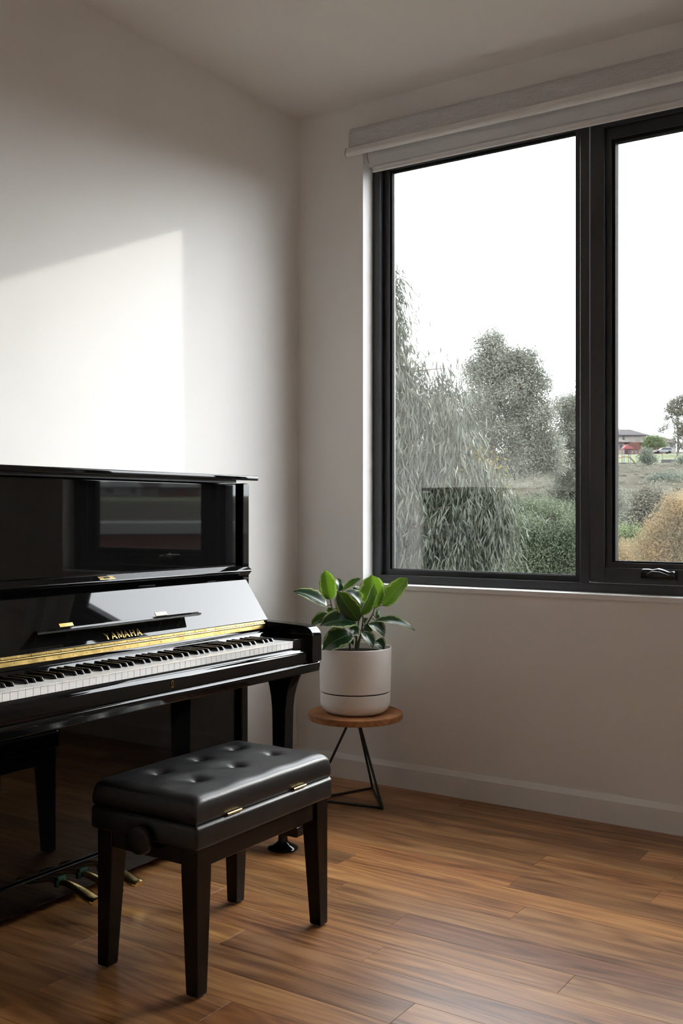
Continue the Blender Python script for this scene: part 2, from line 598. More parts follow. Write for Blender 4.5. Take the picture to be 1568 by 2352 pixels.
while True:
    y1 = -0.009 - PW * k
    y0 = y1 - PW
    if k == 0:
        y1 = 0.0
    if y0 < PY:
        break
    js = joints.get(k)
    if js is None:
        s = random.uniform(0.4, 1.9)
        js = [s, s + random.uniform(1.3, 2.0)]
    xs = [0.0] + [j for j in js if j < RX - 0.3] + [RX]
    for i in range(len(xs) - 1):
        bm = bmesh.new()
        cx_, cy_ = (xs[i] + xs[i + 1]) / 2, (y0 + y1) / 2
        hx, hy = (xs[i + 1] - xs[i]) / 2 - 0.0003, (y1 - y0) / 2 - 0.0002
        box(bm, -hx, hx, -hy, hy, -0.018, 0.0)
        es = [e for e in bm.edges if all(v.co.z > -0.001 for v in e.verts)]
        bmesh.ops.bevel(bm, geom=es, offset=0.0005, segments=1, affect='EDGES')
        o = obj('plank', bm, 'plank', None)
        o.location = (cx_, cy_, 0)
        o.parent = floor
        t_ = tint.get((k, i))
        if t_ is None:
            g = random.uniform(0.72, 1.18)
            t_ = (g, g * random.uniform(0.95, 1.0), g * random.uniform(0.90, 1.0))
        o.color = (1.08 * t_[0] ** 1.5, 1.08 * t_[1] ** 1.5, 1.08 * t_[2] ** 1.5, 1)
    k += 1

# baseboards with a chamfered top edge
bbp = [(0, 0), (-0.016, 0), (-0.016, 0.086), (-0.004, 0.106), (0, 0.106)]
tag(obj('baseboard_window', PR(bbp, 'x', 0, RX), 'trim'), 'pale skirting board under the window', 'baseboard', kind='structure')
tag(obj('baseboard_left', PR([(-u, v) for u, v in bbp], 'y', RY, -0.0), 'trim'), 'pale skirting board behind the piano', 'baseboard', kind='structure')

# white lined reveal and sill of the opening
tag(obj('trim_1', B(OX0 - 0.0, OX1 + 0.0, -0.009, 0.085, 0.845, 0.866, 0.002), 'reveal'), 'white window sill board', 'sill', kind='structure')
bm = bmesh.new()
box(bm, OX0 - 0.0015, OX0 + 0.0005, 0.0005, 0.085, 0.866, OZ1)
box(bm, OX1 - 0.0005, OX1 + 0.0015, 0.0005, 0.085, 0.866, OZ1)
tag(obj('trim_2', bm, 'reveal'), 'white painted side reveals of the window', 'reveal', kind='structure')

# ------------------------------------------------------------------ window
win = empty('window_1', (1.347, 0.1, 0.866), 'black framed window with a fixed pane and an awning sash', 'window', kind='structure')
def ring(x0, x1, z0, z1, t, y0, y1, tb=None, tt=None, b=0.0012):
    """rectangular frame, t wide at the sides, tb at the bottom, tt on top"""
    tb = t if tb is None else tb
    tt = t if tt is None else tt
    bm = bmesh.new()
    box(bm, x0, x0 + t, y0, y1, z0, z1)
    box(bm, x1 - t, x1, y0, y1, z0, z1)
    box(bm, x0 + t, x1 - t, y0, y1, z0, z0 + tb)
    box(bm, x0 + t, x1 - t, y0, y1, z1 - tt, z1)
    bmesh.ops.remove_doubles(bm, verts=bm.verts[:], dist=1e-6)
    if b:
        bev(bm, b, 1)
    return bm
WZ1 = 2.775
obj('frame', ring(0.3545, 2.3395, 0.866, WZ1, 0.038, 0.080, 0.175, tb=0.036), 'frame', win)
obj('mullion', B(1.316, 1.353, 0.080, 0.175, 0.902, WZ1 - 0.038, 0.0012, 1), 'frame', win)
# fixed light
fx = obj('glazing_frame', ring(0.3925, 1.316, 0.902, WZ1 - 0.038, 0.030, 0.110, 0.165, tb=0.024, tt=0.04, b=0.0008), 'frame', win)
obj('gasket', ring(0.4225, 1.2965, 0.924, 2.700, 0.010, 0.120, 0.140, tb=0.005, tt=0.012, b=0), 'gasket', fx)
obj('pane', B(0.426, 1.314, 0.1295, 0.1355, 0.925, 2.72), 'glass', win)
# awning sash
sash = obj('sash', ring(1.3575, 2.296, 0.906, WZ1 - 0.042, 0.055, 0.082, 0.165, tb=0.058, tt=0.055), 'frame', win)
obj('sash_bead', ring(1.4125, 2.241, 0.964, 2.678, 0.0225, 0.101, 0.150, tb=0.020, tt=0.045, b=0.0015), 'frame', sash)
obj('glazing_bead', ring(1.435, 2.2185, 0.984, 2.633, 0.013, 0.110, 0.145, tb=0.006, tt=0.012, b=0.0012), 'gasket', sash)
obj('pane', B(1.442, 2.212, 0.1265, 0.1325, 0.986, 2.629), 'glass', sash)
# winder handle on the sash rail
pts = [(1.557, 0.926), (1.697, 0.926), (1.694, 0.957), (1.688, 0.962), (1.672, 0.958), (1.650, 0.966), (1.628, 0.971), (1.606, 0.966), (1.590, 0.968), (1.566, 0.968), (1.560, 0.962)]
bm = bmesh.new()
lo = [bm.verts.new((x, 0.081, z)) for x, z in pts]
hi = [bm.verts.new((1.627 + (x - 1.627) * 0.93, 0.055, 0.930 + (z - 0.930) * 0.86)) for x, z in pts]
bm.faces.new(lo)
bm.faces.new(hi[::-1])
for i in range(len(pts)):
    j = (i + 1) % len(pts)
    bm.faces.new((lo[j], lo[i], hi[i], hi[j]))
bmesh.ops.recalc_face_normals(bm, faces=bm.faces[:])
bev(bm, 0.003, 2, 20)
hd = obj('winder', bm, 'handle', sash, smooth=40, label='glossy black winder housing')
obj('winder_arm', TU([(1.590, 0.052, 0.944), (1.612, 0.046, 0.952), (1.640, 0.046, 0.950), (1.672, 0.052, 0.940)], [0.006, 0.007, 0.007, 0.005], 8), 'handle', hd, smooth=60)
obj('winder_plate', B(1.560, 1.694, 0.073, 0.082, 0.921, 0.9275, 0.0015), 'handle', hd)

# ------------------------------------------------------------------ roller blinds
bl = empty('roller_blind', (1.36, -0.04, 2.80), 'rolled grey woven sunscreen blind mounted on the wall above the window', 'blind')
# roll of cloth and its hanging front, in section (y,z)
sec = arc(-0.046, 2.815, 0.036, 90, 180, 10)
sec = sec + [(-0.082, 2.757), (-0.0805, 2.757), (-0.0805, 2.78)] + arc(-0.046, 2.815, 0.0345, 215, 450, 16)[:-1]
obj('fabric', PR(sec, 'x', 0.332, 2.40), 'weave', bl, smooth=35)
obj('roller_tube', PR(arc(-0.046, 2.815, 0.021, 0, 360, 24)[:-1], 'x', 0.326, 2.406), 'bracket', bl, smooth=40)
rail = [(-0.078, 2.757), (-0.088, 2.757)] + arc(-0.084, 2.733, 0.012, 160, 250, 6) + [(-0.083, 2.720), (-0.078, 2.722)]
obj('bottom_rail', PR(rail, 'x', 0.324, 2.408), 'railmetal', bl, smooth=35)
obj('rail_cap', PR([(u - 0.0012 if u < -0.08 else u + 0.001, v) for u, v in rail], 'x', 0.3215, 0.3245), 'bracket', bl)
for x0 in (0.3235, 2.4065):
    obj('bracket', PR([(0.0, 2.79)] + arc(-0.046, 2.815, 0.024, 235, 90, 9) + [(0.0, 2.839)], 'x', x0, x0 + 0.004), 'bracket', bl)

b2 = empty('roller_blind', (1.36, 0.035, 2.735), 'rolled smooth grey blockout blind inside the window recess', 'blind')
sec = arc(0.036, 2.742, 0.038, 75, 215, 14) + [(0.012, 2.700), (0.010, 2.690), (0.0115, 2.690), (0.0135, 2.7005)] + arc(0.036, 2.742, 0.0365, 225, 435, 14)[:-1]
obj('fabric', PR(sec, 'x', 0.381, 2.313), 'blind_smooth', b2, smooth=35)
obj('roller_tube', PR(arc(0.036, 2.742, 0.02, 0, 360, 20)[:-1], 'x', 0.376, 2.318), 'bracket', b2, smooth=40)
rail = [(0.022, 2.695), (0.012, 2.696), (0.006, 2.690), (0.006, 2.684), (0.009, 2.682), (0.009, 2.670), (0.013, 2.667), (0.020, 2.668)]
obj('bottom_rail', PR(rail, 'x', 0.398, 2.305), 'railmetal', b2)
for x0 in (0.3565, 2.3335):
    obj('bracket', PR(arc(0.036, 2.742, 0.034, 0, 360, 28)[:-1], 'x', x0, x0 + 0.005, 0.001, 1), 'railmetal', b2, smooth=35)
    obj('end_cap', PR(arc(0.036, 2.742, 0.040, 0, 360, 28)[:-1], 'x', x0 + (0.012 if x0 < 1 else -0.012), x0 + (0.018 if x0 < 1 else -0.006), 0.0015, 2), 'railmetal', b2, smooth=35)

# ================================================================== the piano
YR, YL = -0.85, -2.34
YC = (YR + YL) / 2
pn = empty('upright_piano', (0.38, YC, 0.0), 'glossy black upright piano with open keyboard lid against the white wall', 'piano')
# cabinet sides
sp = [(0.04, 0.035), (0.392, 0.035), (0.392, 0.60), (0.397, 0.62), (0.397, 1.285), (0.04, 1.285)]
for y0 in (YR - 0.036, YL):
    obj('side_panel', PR(sp, 'y', y0, y0 + 0.036, 0.004, 3), 'lacquer', pn, smooth=35)
obj('back_panel', B(0.045, 0.06, YL + 0.036, YR - 0.036, 0.05, 1.285), 'satin_black', pn)
# top lid with a shallow front flap
obj('lid', B(0.035, 0.3555, YL - 0.015, YR + 0.015, 1.2945, 1.3115, 0.0035, 3), 'lacquer', pn, smooth=35)
obj('lid_flap', B(0.3565, 0.430, YL - 0.015, YR + 0.015, 1.2945, 1.3115, 0.0045, 3), 'lacquer', pn, smooth=35)
obj('lid_batten', B(0.06, 0.372, YL + 0.040, YR - 0.044, 1.2855, 1.2945), 'satin_black', pn)
# upper front panel with bevelled ends
obj('upper_panel', B(0.362, 0.384, YL + 0.060, YR - 0.060, 0.985, 1.281, 0.004, 2), 'lacquer', pn, smooth=35)
for y0, y1 in ((YR - 0.058, YR - 0.038), (YL + 0.038, YL + 0.058)):
    obj('corner_post', B(0.34, 0.366, y0, y1, 0.97, 1.284), 'satin_black', pn)
# sloping ledge below the panel
lp = [(0.362, 0.985), (0.384, 0.985), (0.390, 0.983), (0.4125, 0.968), (0.4135, 0.9645), (0.409, 0.962), (0.388, 0.938), (0.384, 0.925), (0.362, 0.925)]
ledge = obj('panel_ledge', PR(lp, 'y', YL + 0.002, YR - 0.002, 0.001, 2, 40), 'lacquer', pn, smooth=30)
# lock plate lying on the ledge slope
e1 = Vector((0.0225, 0, -0.015)).normalized()
nn = Vector((0.015, 0, 0.0225)).normalized()
def on_ledge(s, y, h):
    p = Vector((0.390, y, 0.983)) + e1 * s + nn * h
    return p
def slab(bm, fn, s0, s1, y0, y1, h0, h1):
    v = [bm.verts.new(fn(*q)) for q in ((s0, y0, h0), (s1, y0, h0), (s1, y1, h0), (s0, y1, h0), (s0, y0, h1), (s1, y0, h1), (s1, y1, h1), (s0, y1, h1))]
    for q in [(0, 3, 2, 1), (4, 5, 6, 7), (0, 1, 5, 4), (1, 2, 6, 5), (2, 3, 7, 6), (3, 0, 4, 7)]:
        bm.faces.new([v[i] for i in q])
    return bm
bm = bmesh.new()
slab(bm, on_ledge, 0.006, 0.022, YC - 0.001, YC + 0.064, 0, 0.0012)
bev(bm, 0.0008, 1)
bmesh.ops.recalc_face_normals(bm, faces=bm.faces[:])
lock = obj('lock_plate', bm, 'brass', ledge, label='small brass lock plate')
bm = bmesh.new()
slab(bm, on_ledge, 0.0105, 0.0180, YC + 0.020, YC + 0.043, 0.0010, 0.0018)
obj('lock_slot', bm, 'satin_black', lock)
# keyboard lid, opened back against the ledge
F0 = Vector((0.4065, 0, 0.9355))
F1 = Vector((0.5085, 0, 0.7925))
fd = (F1 - F0).normalized()
fn = Vector((-fd.z, 0, fd.x))
FLEN = (F1 - F0).length
def on_fb(s, y, h):
    """s along the slope from the top edge, h above the face"""
    p = F0 + fd * s + fn * h
    return Vector((p.x, y, p.z))
bm = bmesh.new()
slab(bm, on_fb, 0, FLEN, YL + 0.030, YR - 0.030, -0.020, 0)
bmesh.ops.recalc_face_normals(bm, faces=bm.faces[:])
bev(bm, 0.003, 3)
fb = obj('fallboard', bm, 'lacquer', pn, smooth=35)
# ledge for sheet music, folded out
e2 = Vector((1.0, 0, 0.03)).normalized()
n2v = Vector((-e2.z, 0, e2.x))
MS = 0.1085
bp_ = on_fb(MS, 0, 0)
def on_ml(s, y, h):
    p = bp_ + e2 * s + n2v * h
    return Vector((p.x, y, p.z))
bm = bmesh.new()
prof = [(0, -0.008), (0.040, -0.008), (0.046, -0.0085), (0.052, -0.006), (0.0535, 0.000), (0.051, 0.0045), (0.046, 0.0035), (0.040, 0.0), (0, 0.0)]
la, lb = [], []
for s, h in prof:
    ins = 0.035 * (1 - s / 0.0535)
    la.append(bm.verts.new(on_ml(s, YC - 0.338 + ins, h)))
    lb.append(bm.verts.new(on_ml(s, YC + 0.338 - ins, h)))
bm.faces.new(la)
bm.faces.new(lb[::-1])
for i in range(len(prof)):
    j = (i + 1) % len(prof)
    bm.faces.new((la[j], la[i], lb[i], lb[j]))
bmesh.ops.recalc_face_normals(bm, faces=bm.faces[:])
ml = obj('music_ledge', bm, 'lacquer', fb, smooth=30)
for yc in (YC - 0.186, YC + 0.207):
    bm = bmesh.new()
    slab(bm, on_fb, MS - 0.013, MS - 0.001, yc - 0.026, yc + 0.026, 0, 0.0016)
    bev(bm, 0.0007, 1)
    bmesh.ops.recalc_face_normals(bm, faces=bm.faces[:])
    obj('ledge_hinge', bm, 'brass', fb, label='small brass hinge leaf')
# raised brass maker's lettering
strokes = {
    'Y': [((0.02, 1), (0.5, 0.48), 0.24), ((0.98, 1), (0.5, 0.48), 0.12), ((0.5, 0.52), (0.5, 0), 0.22)],
    'A': [((0.04, 0), (0.5, 1), 0.12), ((0.96, 0), (0.5, 1), 0.24), ((0.22, 0.32), (0.78, 0.32), 0.11)],
    'M': [((0.06, 0), (0.06, 1), 0.12), ((0.10, 0.98), (0.5, 0.1), 0.22), ((0.90, 0.98), (0.5, 0.1), 0.12), ((0.92, 0), (0.92, 1), 0.20)],
    'H': [((0.12, 0), (0.12, 1), 0.2), ((0.88, 0), (0.88, 1), 0.2), ((0.12, 0.5), (0.88, 0.5), 0.11)],
}
LH, LW = 0.0235, 0.0190
pitch = 0.0262
y_start = YC - 0.066
for i, ch in enumerate('YAMAHA'):
    bm = bmesh.new()
    wl = LW * (1.18 if ch == 'M' else 1.0)
    y0 = y_start + pitch * i
    for (ax, ay), (bx, by), th in strokes[ch]:
        a = Vector((ax * wl, ay * LH))
        b = Vector((bx * wl, by * LH))
        if abs(ay - by) > 0.2:
            hw = Vector((th * LW / 2, 0))
        else:
            hw = Vector((0, th * LH / 2))
        vs_ = []
        for h in (0.0, 0.0007):
            for q in (a - hw, a + hw, b + hw, b - hw):
                vs_.append(bm.verts.new(on_fb(FLEN - 0.0085 - q.y, y0 + q.x, h)))
        for f in [(0, 1, 2, 3), (4, 5, 6, 7), (0, 1, 5, 4), (1, 2, 6, 5), (2, 3, 7, 6), (3, 0, 4, 7)]:
            bm.faces.new([vs_[t_] for t_ in f])
    bmesh.ops.recalc_face_normals(bm, faces=bm.faces[:])
    obj('letter', bm, 'brass', fb, label='raised brass letter ' + ch)
# long piano hinge
HY0, HY1 = YL + 0.058, YR - 0.058
bm = bmesh.new()
slab(bm, on_fb, FLEN + 0.0005, FLEN + 0.0085, HY0, HY1, -0.002, -0.0005)
bmesh.ops.recalc_face_normals(bm, faces=bm.faces[:])
hl = obj('hinge', bm, 'brass_dull', pn, label='long brass piano hinge')
kx, kz = 0.5150, 0.7815
obj('hinge_knuckle', PR(arc(kx, kz, 0.0032, 0, 360, 10)[:-1], 'y', HY0, HY1), 'brass', hl, smooth=50)
obj('hinge_leaf', PR([(0.5135, 0.7800), (0.5150, 0.7805), (0.5185, 0.7665), (0.5165, 0.7660)], 'y', HY0, HY1), 'brass_dull', hl)
scr = bmesh.new()
bmesh.ops.create_uvsphere(scr, u_segments=8, v_segments=5, radius=0.0017)
bmesh.ops.scale(scr, vec=(0.55, 1, 1), verts=scr.verts[:])
scr_me = as_mesh(scr, 'screw', 60)
scr_me.materials.append(M['brass'])
ns = 27
for i in range(ns):
    yy = HY0 + 0.02 + (HY1 - HY0 - 0.04) * i / (ns - 1)
    for q, dy in (((0.5172, 0.7728), 0.0), ((0.5125, 0.7885), 0.012)):
        o = bpy.data.objects.new('screw', scr_me)
        COL.objects.link(o)
        o.parent = hl
        o.location = Vector((q[0], yy + dy, q[1])) - ORG[pn]
# name rail under the hinge, with a polished lip over the keys
np_ = [(0.470, 0.790), (0.508, 0.788), (0.5165, 0.766), (0.5175, 0.757), (0.535, 0.755), (0.538, 0.752), (0.5445, 0.741), (0.5445, 0.7385), (0.470, 0.7385)]
obj('name_rail', PR(np_, 'y', YL + 0.092, YR - 0.092, 0.0006, 1, 40), 'lacquer', pn, smooth=20)
# keys
KR = -0.980
KP = 0.02360
KF, KB, KT = 0.6935, 0.5300, 0.7375
bm = B(KB, KF - 0.0015, -0.01155, 0.01155, KT - 0.0235, KT - 0.0025)
v = box(bm, KB, KF, -0.01155, 0.01155, KT - 0.0025, KT)
bev(bm, 0.0006, 1)
bmesh.ops.translate(bm, verts=bm.verts[:], vec=(-KF, 0, -KT))
wk = as_mesh(bm, 'white_key', 30)
wk.materials.append(M['ivory'])
for i in range(52):
    o = bpy.data.objects.new('white_key', wk)
    COL.objects.link(o)
    o.parent = pn
    o.location = Vector((KF, KR - KP * (i + 0.5), KT)) - ORG[pn]
# black key: rounded, sloping nose
bm = bmesh.new()
secs = []
for x, zt, hw in ((0.533, 0.0118, 0.0048), (0.631, 0.0118, 0.0048), (0.6355, 0.0112, 0.0048), (0.6380, 0.0092, 0.0049), (0.6445, -0.0008, 0.0053)):
    zb = -0.0015
    r = min(0.0022, max(0.0006, zt * 0.3))
    pr = [(-hw - 0.0006, zb), (-hw, zt - r), (-hw + r * 0.5, zt - r * 0.25), (-hw + r * 1.1, zt), (hw - r * 1.1, zt), (hw - r * 0.5, zt - r * 0.25), (hw, zt - r), (hw + 0.0006, zb)]
    secs.append([bm.verts.new((x, a, b)) for a, b in pr])
for a, b in zip(secs[:-1], secs[1:]):
    for i in range(8):
        j = (i + 1) % 8
        bm.faces.new((a[i], b[i], b[j], a[j]))
bm.faces.new(secs[0])
bm.faces.new(secs[-1][::-1])
bmesh.ops.recalc_face_normals(bm, faces=bm.faces[:])
bk = as_mesh(bm, 'black_key', 28)
bk.materials.append(M['ebony'])
# from the top C down: C B A G F E D | C ...
names = 'CBAGFED'
for i in range(51):
    hi_, lo_ = names[i % 7], names[(i + 1) % 7]
    if (hi_, lo_) in (('C', 'B'), ('F', 'E')):
        continue
    off = {('B', 'A'): 0.0018, ('A', 'G'): 0.0, ('G', 'F'): -0.0018, ('E', 'D'): 0.0014, ('D', 'C'): -0.0014}[(hi_, lo_)]
    o = bpy.data.objects.new('black_key', bk)
    COL.objects.link(o)
    o.parent = pn
    o.location = Vector((0, KR - KP * (i + 1) + off, KT)) - ORG[pn]
obj('key_frame', B(0.45, 0.6905, YL + 0.06, YR - 0.06, 0.657, 0.7125), 'satin_black', pn)
# blocks beside the keys, arms, slip, bed
for y0, y1 in ((KR + 0.0015, YR - 0.055), (YL + 0.055, KR - 52 * KP - 0.0015)):
    obj('key_block', B(0.545, 0.6955, y0, y1, 0.700, 0.7435, 0.003, 2), 'lacquer', pn, smooth=35)
ap = [(0.40, 0.6585), (0.7215, 0.6585), (0.7225, 0.664), (0.7225, 0.738)] + arc(0.6805, 0.741, 0.042, 0, 78, 10) + [(0.66, 0.7845), (0.52, 0.7895), (0.40, 0.7905)]
for y0 in (YR - 0.0545, YL):
    obj('arm', PR(ap, 'y', y0, y0 + 0.0545, 0.004, 3, 40), 'lacquer', pn, smooth=30)
slp = [(0.6940, 0.658), (0.7060, 0.658), (0.7068, 0.670), (0.7067, 0.6885), (0.7058, 0.6935), (0.7035, 0.6980), (0.7010, 0.7005), (0.7003, 0.7025), (0.6978, 0.7060), (0.6942, 0.7090)]
slip = obj('key_slip', PR(slp, 'y', YL + 0.055, YR - 0.055, 0.0008, 1, 50), 'lacquer', pn, smooth=30)
# keyhole escutcheon
def ring_plate(pts_in, pts_out, x):
    bm = bmesh.new()
    a = [bm.verts.new((x + 0.001, p[0], p[1])) for p in pts_in]
    b = [bm.verts.new((x + 0.001, p[0], p[1])) for p in pts_out]
    c = [bm.verts.new((x - 0.001, p[0], p[1])) for p in pts_out]
    for i in range(len(a)):
        j = (i + 1) % len(a)
        bm.faces.new((a[i], a[j], b[j], b[i]))
        bm.faces.new((b[i], b[j], c[j], c[i]))
    bmesh.ops.recalc_face_normals(bm, faces=bm.faces[:])
    return bm
def keyhole(r, w_, zb):
    p = arc(YC, 0.6835, r, -60, 240, 14)
    return p + [(YC - w_, zb), (YC + w_, zb)]
esc = obj('keyhole_escutcheon', ring_plate(keyhole(0.0034, 0.0022, 0.6705), keyhole(0.0056, 0.0046, 0.6680), 0.7070), 'brass', slip, label='brass keyhole surround')
# key bed with a rounded front edge
kb = [(0.36, 0.622), (0.702, 0.622)] + arc(0.706, 0.6285, 0.0065, -75, -15, 4) + [(0.7150, 0.640), (0.7155, 0.6465)] + arc(0.7070, 0.6485, 0.0085, 0, 90, 8) + [(0.6995, 0.6572), (0.36, 0.6575)]
obj('key_bed', PR(kb, 'y', YL + 0.001, YR - 0.001, 0.0008, 1, 60), 'lacquer', pn, smooth=30)
# lower cabinet
obj('lower_panel', B(0.352, 0.372, YL + 0.040, YR - 0.040, 0.118, 0.622, 0.003, 2), 'lacquer', pn, smooth=35)
obj('bottom_board', B(0.06, 0.384, YL + 0.036, YR - 0.036, 0.030, 0.115, 0.003, 2), 'lacquer', pn, smooth=35)
# legs with flared brackets on toes
for sgn, y0 in ((1, -0.9555), (-1, 2 * YC + 0.9555 - 0.0)):
    ya, yb = (y0, y0 + 0.050) if sgn > 0 else (y0 - 0.050, y0)
    lg = [(0.588, 0.105), (0.630, 0.105), (0.640, 0.45)] + [(0.640 + 0.040 * t_ ** 2.6, 0.45 + 0.172 * t_) for t_ in (0.25, 0.5, 0.7, 0.85, 1.0)]
    lg += [(0.583 - 0.032 * t_ ** 2.4, 0.45 + 0.172 * t_) for t_ in (1.0, 0.85, 0.7, 0.5, 0.25)] + [(0.583, 0.45)]
    obj('leg', PR(lg, 'y', ya, yb, 0.003, 2, 40), 'lacquer', pn, smooth=30)
    obj('toe', PR([(0.36, 0.058), (0.690, 0.058), (0.696, 0.064), (0.696, 0.092), (0.66, 0.106), (0.36, 0.106)], 'y', ya - 0.004, yb + 0.004, 0.003, 2), 'lacquer', pn, smooth=35)
    yc = (ya + yb) / 2
    ft = obj('foot', LA([(0, 0.0005), (0.049, 0.0005), (0.0535, 0.003), (0.054, 0.006), (0.050, 0.011), (0.030, 0.019), (0.022, 0.024), (0.017, 0.030), (0.0165, 0.052), (0.018, 0.058), (0, 0.058)], 0.612, yc, 40), 'lacquer', pn, smooth=40)
    obj('caster_cup', LA([(0, 0.0005), (0.040, 0.0005), (0.042, 0.006), (0.03, 0.014), (0.012, 0.03), (0, 0.03)], 0.15, yc, 24), 'satin_black', pn, smooth=40)
# brass pedals
def pedal(yc):
    bm = bmesh.new()
    secs = []
    st = [(0.372, 0.0085, 0.078, 0.0065), (0.400, 0.009, 0.079, 0.0065), (0.425, 0.010, 0.078, 0.0065), (0.450, 0.0145, 0.074, 0.006), (0.478, 0.0205, 0.067, 0.0055), (0.505, 0.0235, 0.0595, 0.0055), (0.528, 0.0230, 0.0545, 0.0055), (0.540, 0.0200, 0.0520, 0.005)]
    for x, hw, z, t_ in st:
        p = [(-hw, z - t_), (hw, z - t_), (hw * 1.02, z), (hw * 0.75, z + t_), (0, z + t_ * 1.25), (-hw * 0.75, z + t_), (-hw * 1.02, z)]
        secs.append([bm.verts.new((x, yc + a, b)) for a, b in p])
    for a, b in zip(secs[:-1], secs[1:]):
        for i in range(7):
            j = (i + 1) % 7
            bm.faces.new((a[i], b[i], b[j], a[j]))
    bm.faces.new(secs[0])
    bm.faces.new(secs[-1][::-1])
    bmesh.ops.recalc_face_normals(bm, faces=bm.faces[:])
    bmesh.ops.subdivide_edges(bm, edges=bm.edges[:], cuts=1, smooth=0.4, use_grid_fill=True)
    return bm
for yc in (YC + 0.040 - 0.005, YC - 0.045 - 0.005, YC - 0.130 - 0.005):
    pd = obj('pedal', pedal(yc), 'brass', pn, smooth=45)
    bm = B(0.384, 0.392, yc - 0.016, yc + 0.016, 0.083, 0.096, 0.003, 2)
    box(bm, 0.384, 0.391, yc - 0.019, yc - 0.011, 0.066, 0.084)
    obj('felt_pad', bm, 'felt', pd, label='green felt bushing')

# ================================================================== the bench
bn = empty('piano_bench', (0.943, -1.67, 0.0), 'black leather piano bench with tufted seat and tapered wooden legs', 'bench')
SX0, SX1, SY0, SY1 = 0.768, 1.119, -1.958, -1.383
tufts = [(0.855, -1.486), (0.985, -1.478), (0.862, -1.648), (0.993, -1.650), (0.868, -1.815), (1.001, -1.816)]
NX, NY = 64, 104
gx = np.linspace(0, 1, NX)
gy = np.linspace(0, 1, NY)
def ease(t):
    return 0.5 - 0.5 * np.cos(np.pi * t)
gx = 0.55 * gx + 0.45 * ease(gx)
gy = 0.55 * gy + 0.45 * ease(gy)
XX, YY = np.meshgrid(SX0 + (SX1 - SX0) * gx, SY0 + (SY1 - SY0) * gy, indexing='ij')
d = np.minimum(np.minimum(XX - SX0, SX1 - XX), np.minimum(YY - SY0, SY1 - YY))
def edge(dd, r):
    t = np.clip(1 - dd / r, 0, 1)
    return r * (1 - np.sqrt(np.clip(1 - t * t, 0, 1)))
ZZ = 0.4880 - 0.50 * edge(np.minimum(XX - SX0, SX1 - XX), 0.030) - 0.50 * edge(np.minimum(YY - SY0, SY1 - YY), 0.030)
cr_ = np.sin(np.pi * (XX - SX0) / (SX1 - SX0)) * np.sin(np.pi * (YY - SY0) / (SY1 - SY0))
ZZ += 0.008 * np.sqrt(np.clip(cr_, 0, 1))
for tx, ty in tufts:
    rr = np.hypot(XX - tx, YY - ty)
    ZZ -= 0.0225 * np.exp(-(rr / 0.019) ** 1.15)
rs = np.random.RandomState(3)
ZZ += 0.0010 * np.sin(XX * 55 + 1.3) * np.sin(YY * 40)
zs = 0.4215
V = [np.stack([XX, YY, ZZ], -1).reshape(-1, 3)]
idx = np.arange(NX * NY).reshape(NX, NY)
Q = [np.stack([idx[:-1, :-1], idx[1:, :-1], idx[1:, 1:], idx[:-1, 1:]], -1).reshape(-1, 4)]
loop_ = np.concatenate([idx[:, 0], idx[-1, 1:], idx[-2::-1, -1], idx[0, -2:0:-1]])
pos = V[0][loop_]
cen = np.array([(SX0 + SX1) / 2, (SY0 + SY1) / 2])
rings = [loop_]
base = NX * NY
for zf, ins in ((0.75, -0.0012), (0.5, -0.0022), (0.2, -0.0010), (0.05, 0.0018), (0.0, 0.006)):
    p = pos.copy()
    p[:, 2] = zs + (pos[:, 2] - zs) * zf
    dirs = np.sign(p[:, :2] - cen) * (np.abs((p[:, :2] - cen) / np.array([(SX1 - SX0) / 2, (SY1 - SY0) / 2])) > 0.999)
    p[:, :2] -= dirs * ins
    V.append(p)
    rings.append(np.arange(base, base + len(loop_)))
    base += len(loop_)
for a, b in zip(rings[:-1], rings[1:]):
    Q.append(np.stack([a, b, np.roll(b, -1), np.roll(a, -1)], -1))
me = quick_mesh('cushion', np.concatenate(V) - np.array(ORG[bn]), np.concatenate(Q))
bm = bmesh.new()
bm.from_mesh(me)
bmesh.ops.recalc_face_normals(bm, faces=bm.faces[:])
bm.to_mesh(me)
bm.free()
me.shade_smooth()
cush = obj('cushion', me, 'leather', bn)
btn = bmesh.new()
bmesh.ops.create_uvsphere(btn, u_segments=12, v_segments=6, radius=0.0075)
bmesh.ops.scale(btn, vec=(1, 1, 0.4), verts=btn.verts[:])
btn_me = as_mesh(btn, 'button', 60)
btn_me.materials.append(M['leather'])
for tx, ty in tufts:
    o = bpy.data.objects.new('button', btn_me)
    COL.objects.link(o)
    o.parent = cush
    o.location = Vector((tx, ty, 0.4735)) - ORG[bn]
obj('seat_box', B(SX0 - 0.006, SX1 + 0.007, SY0 - 0.007, SY1 + 0.006, 0.361, 0.4225, 0.012, 5), 'leather', bn, smooth=50)
for y0 in (SY0 + 0.014, SY1 - 0.034):
    obj('apron', B(SX0 + 0.030, SX1 - 0.014, y0, y0 + 0.020, 0.318, 0.366), 'benchwood', bn)
for x0 in (SX1 - 0.030, SX0 + 0.012):
    obj('rail', B(x0, x0 + 0.018, SY0 + 0.02, SY1 - 0.02, 0.310, 0.366, 0.002, 1), 'benchwood', bn)
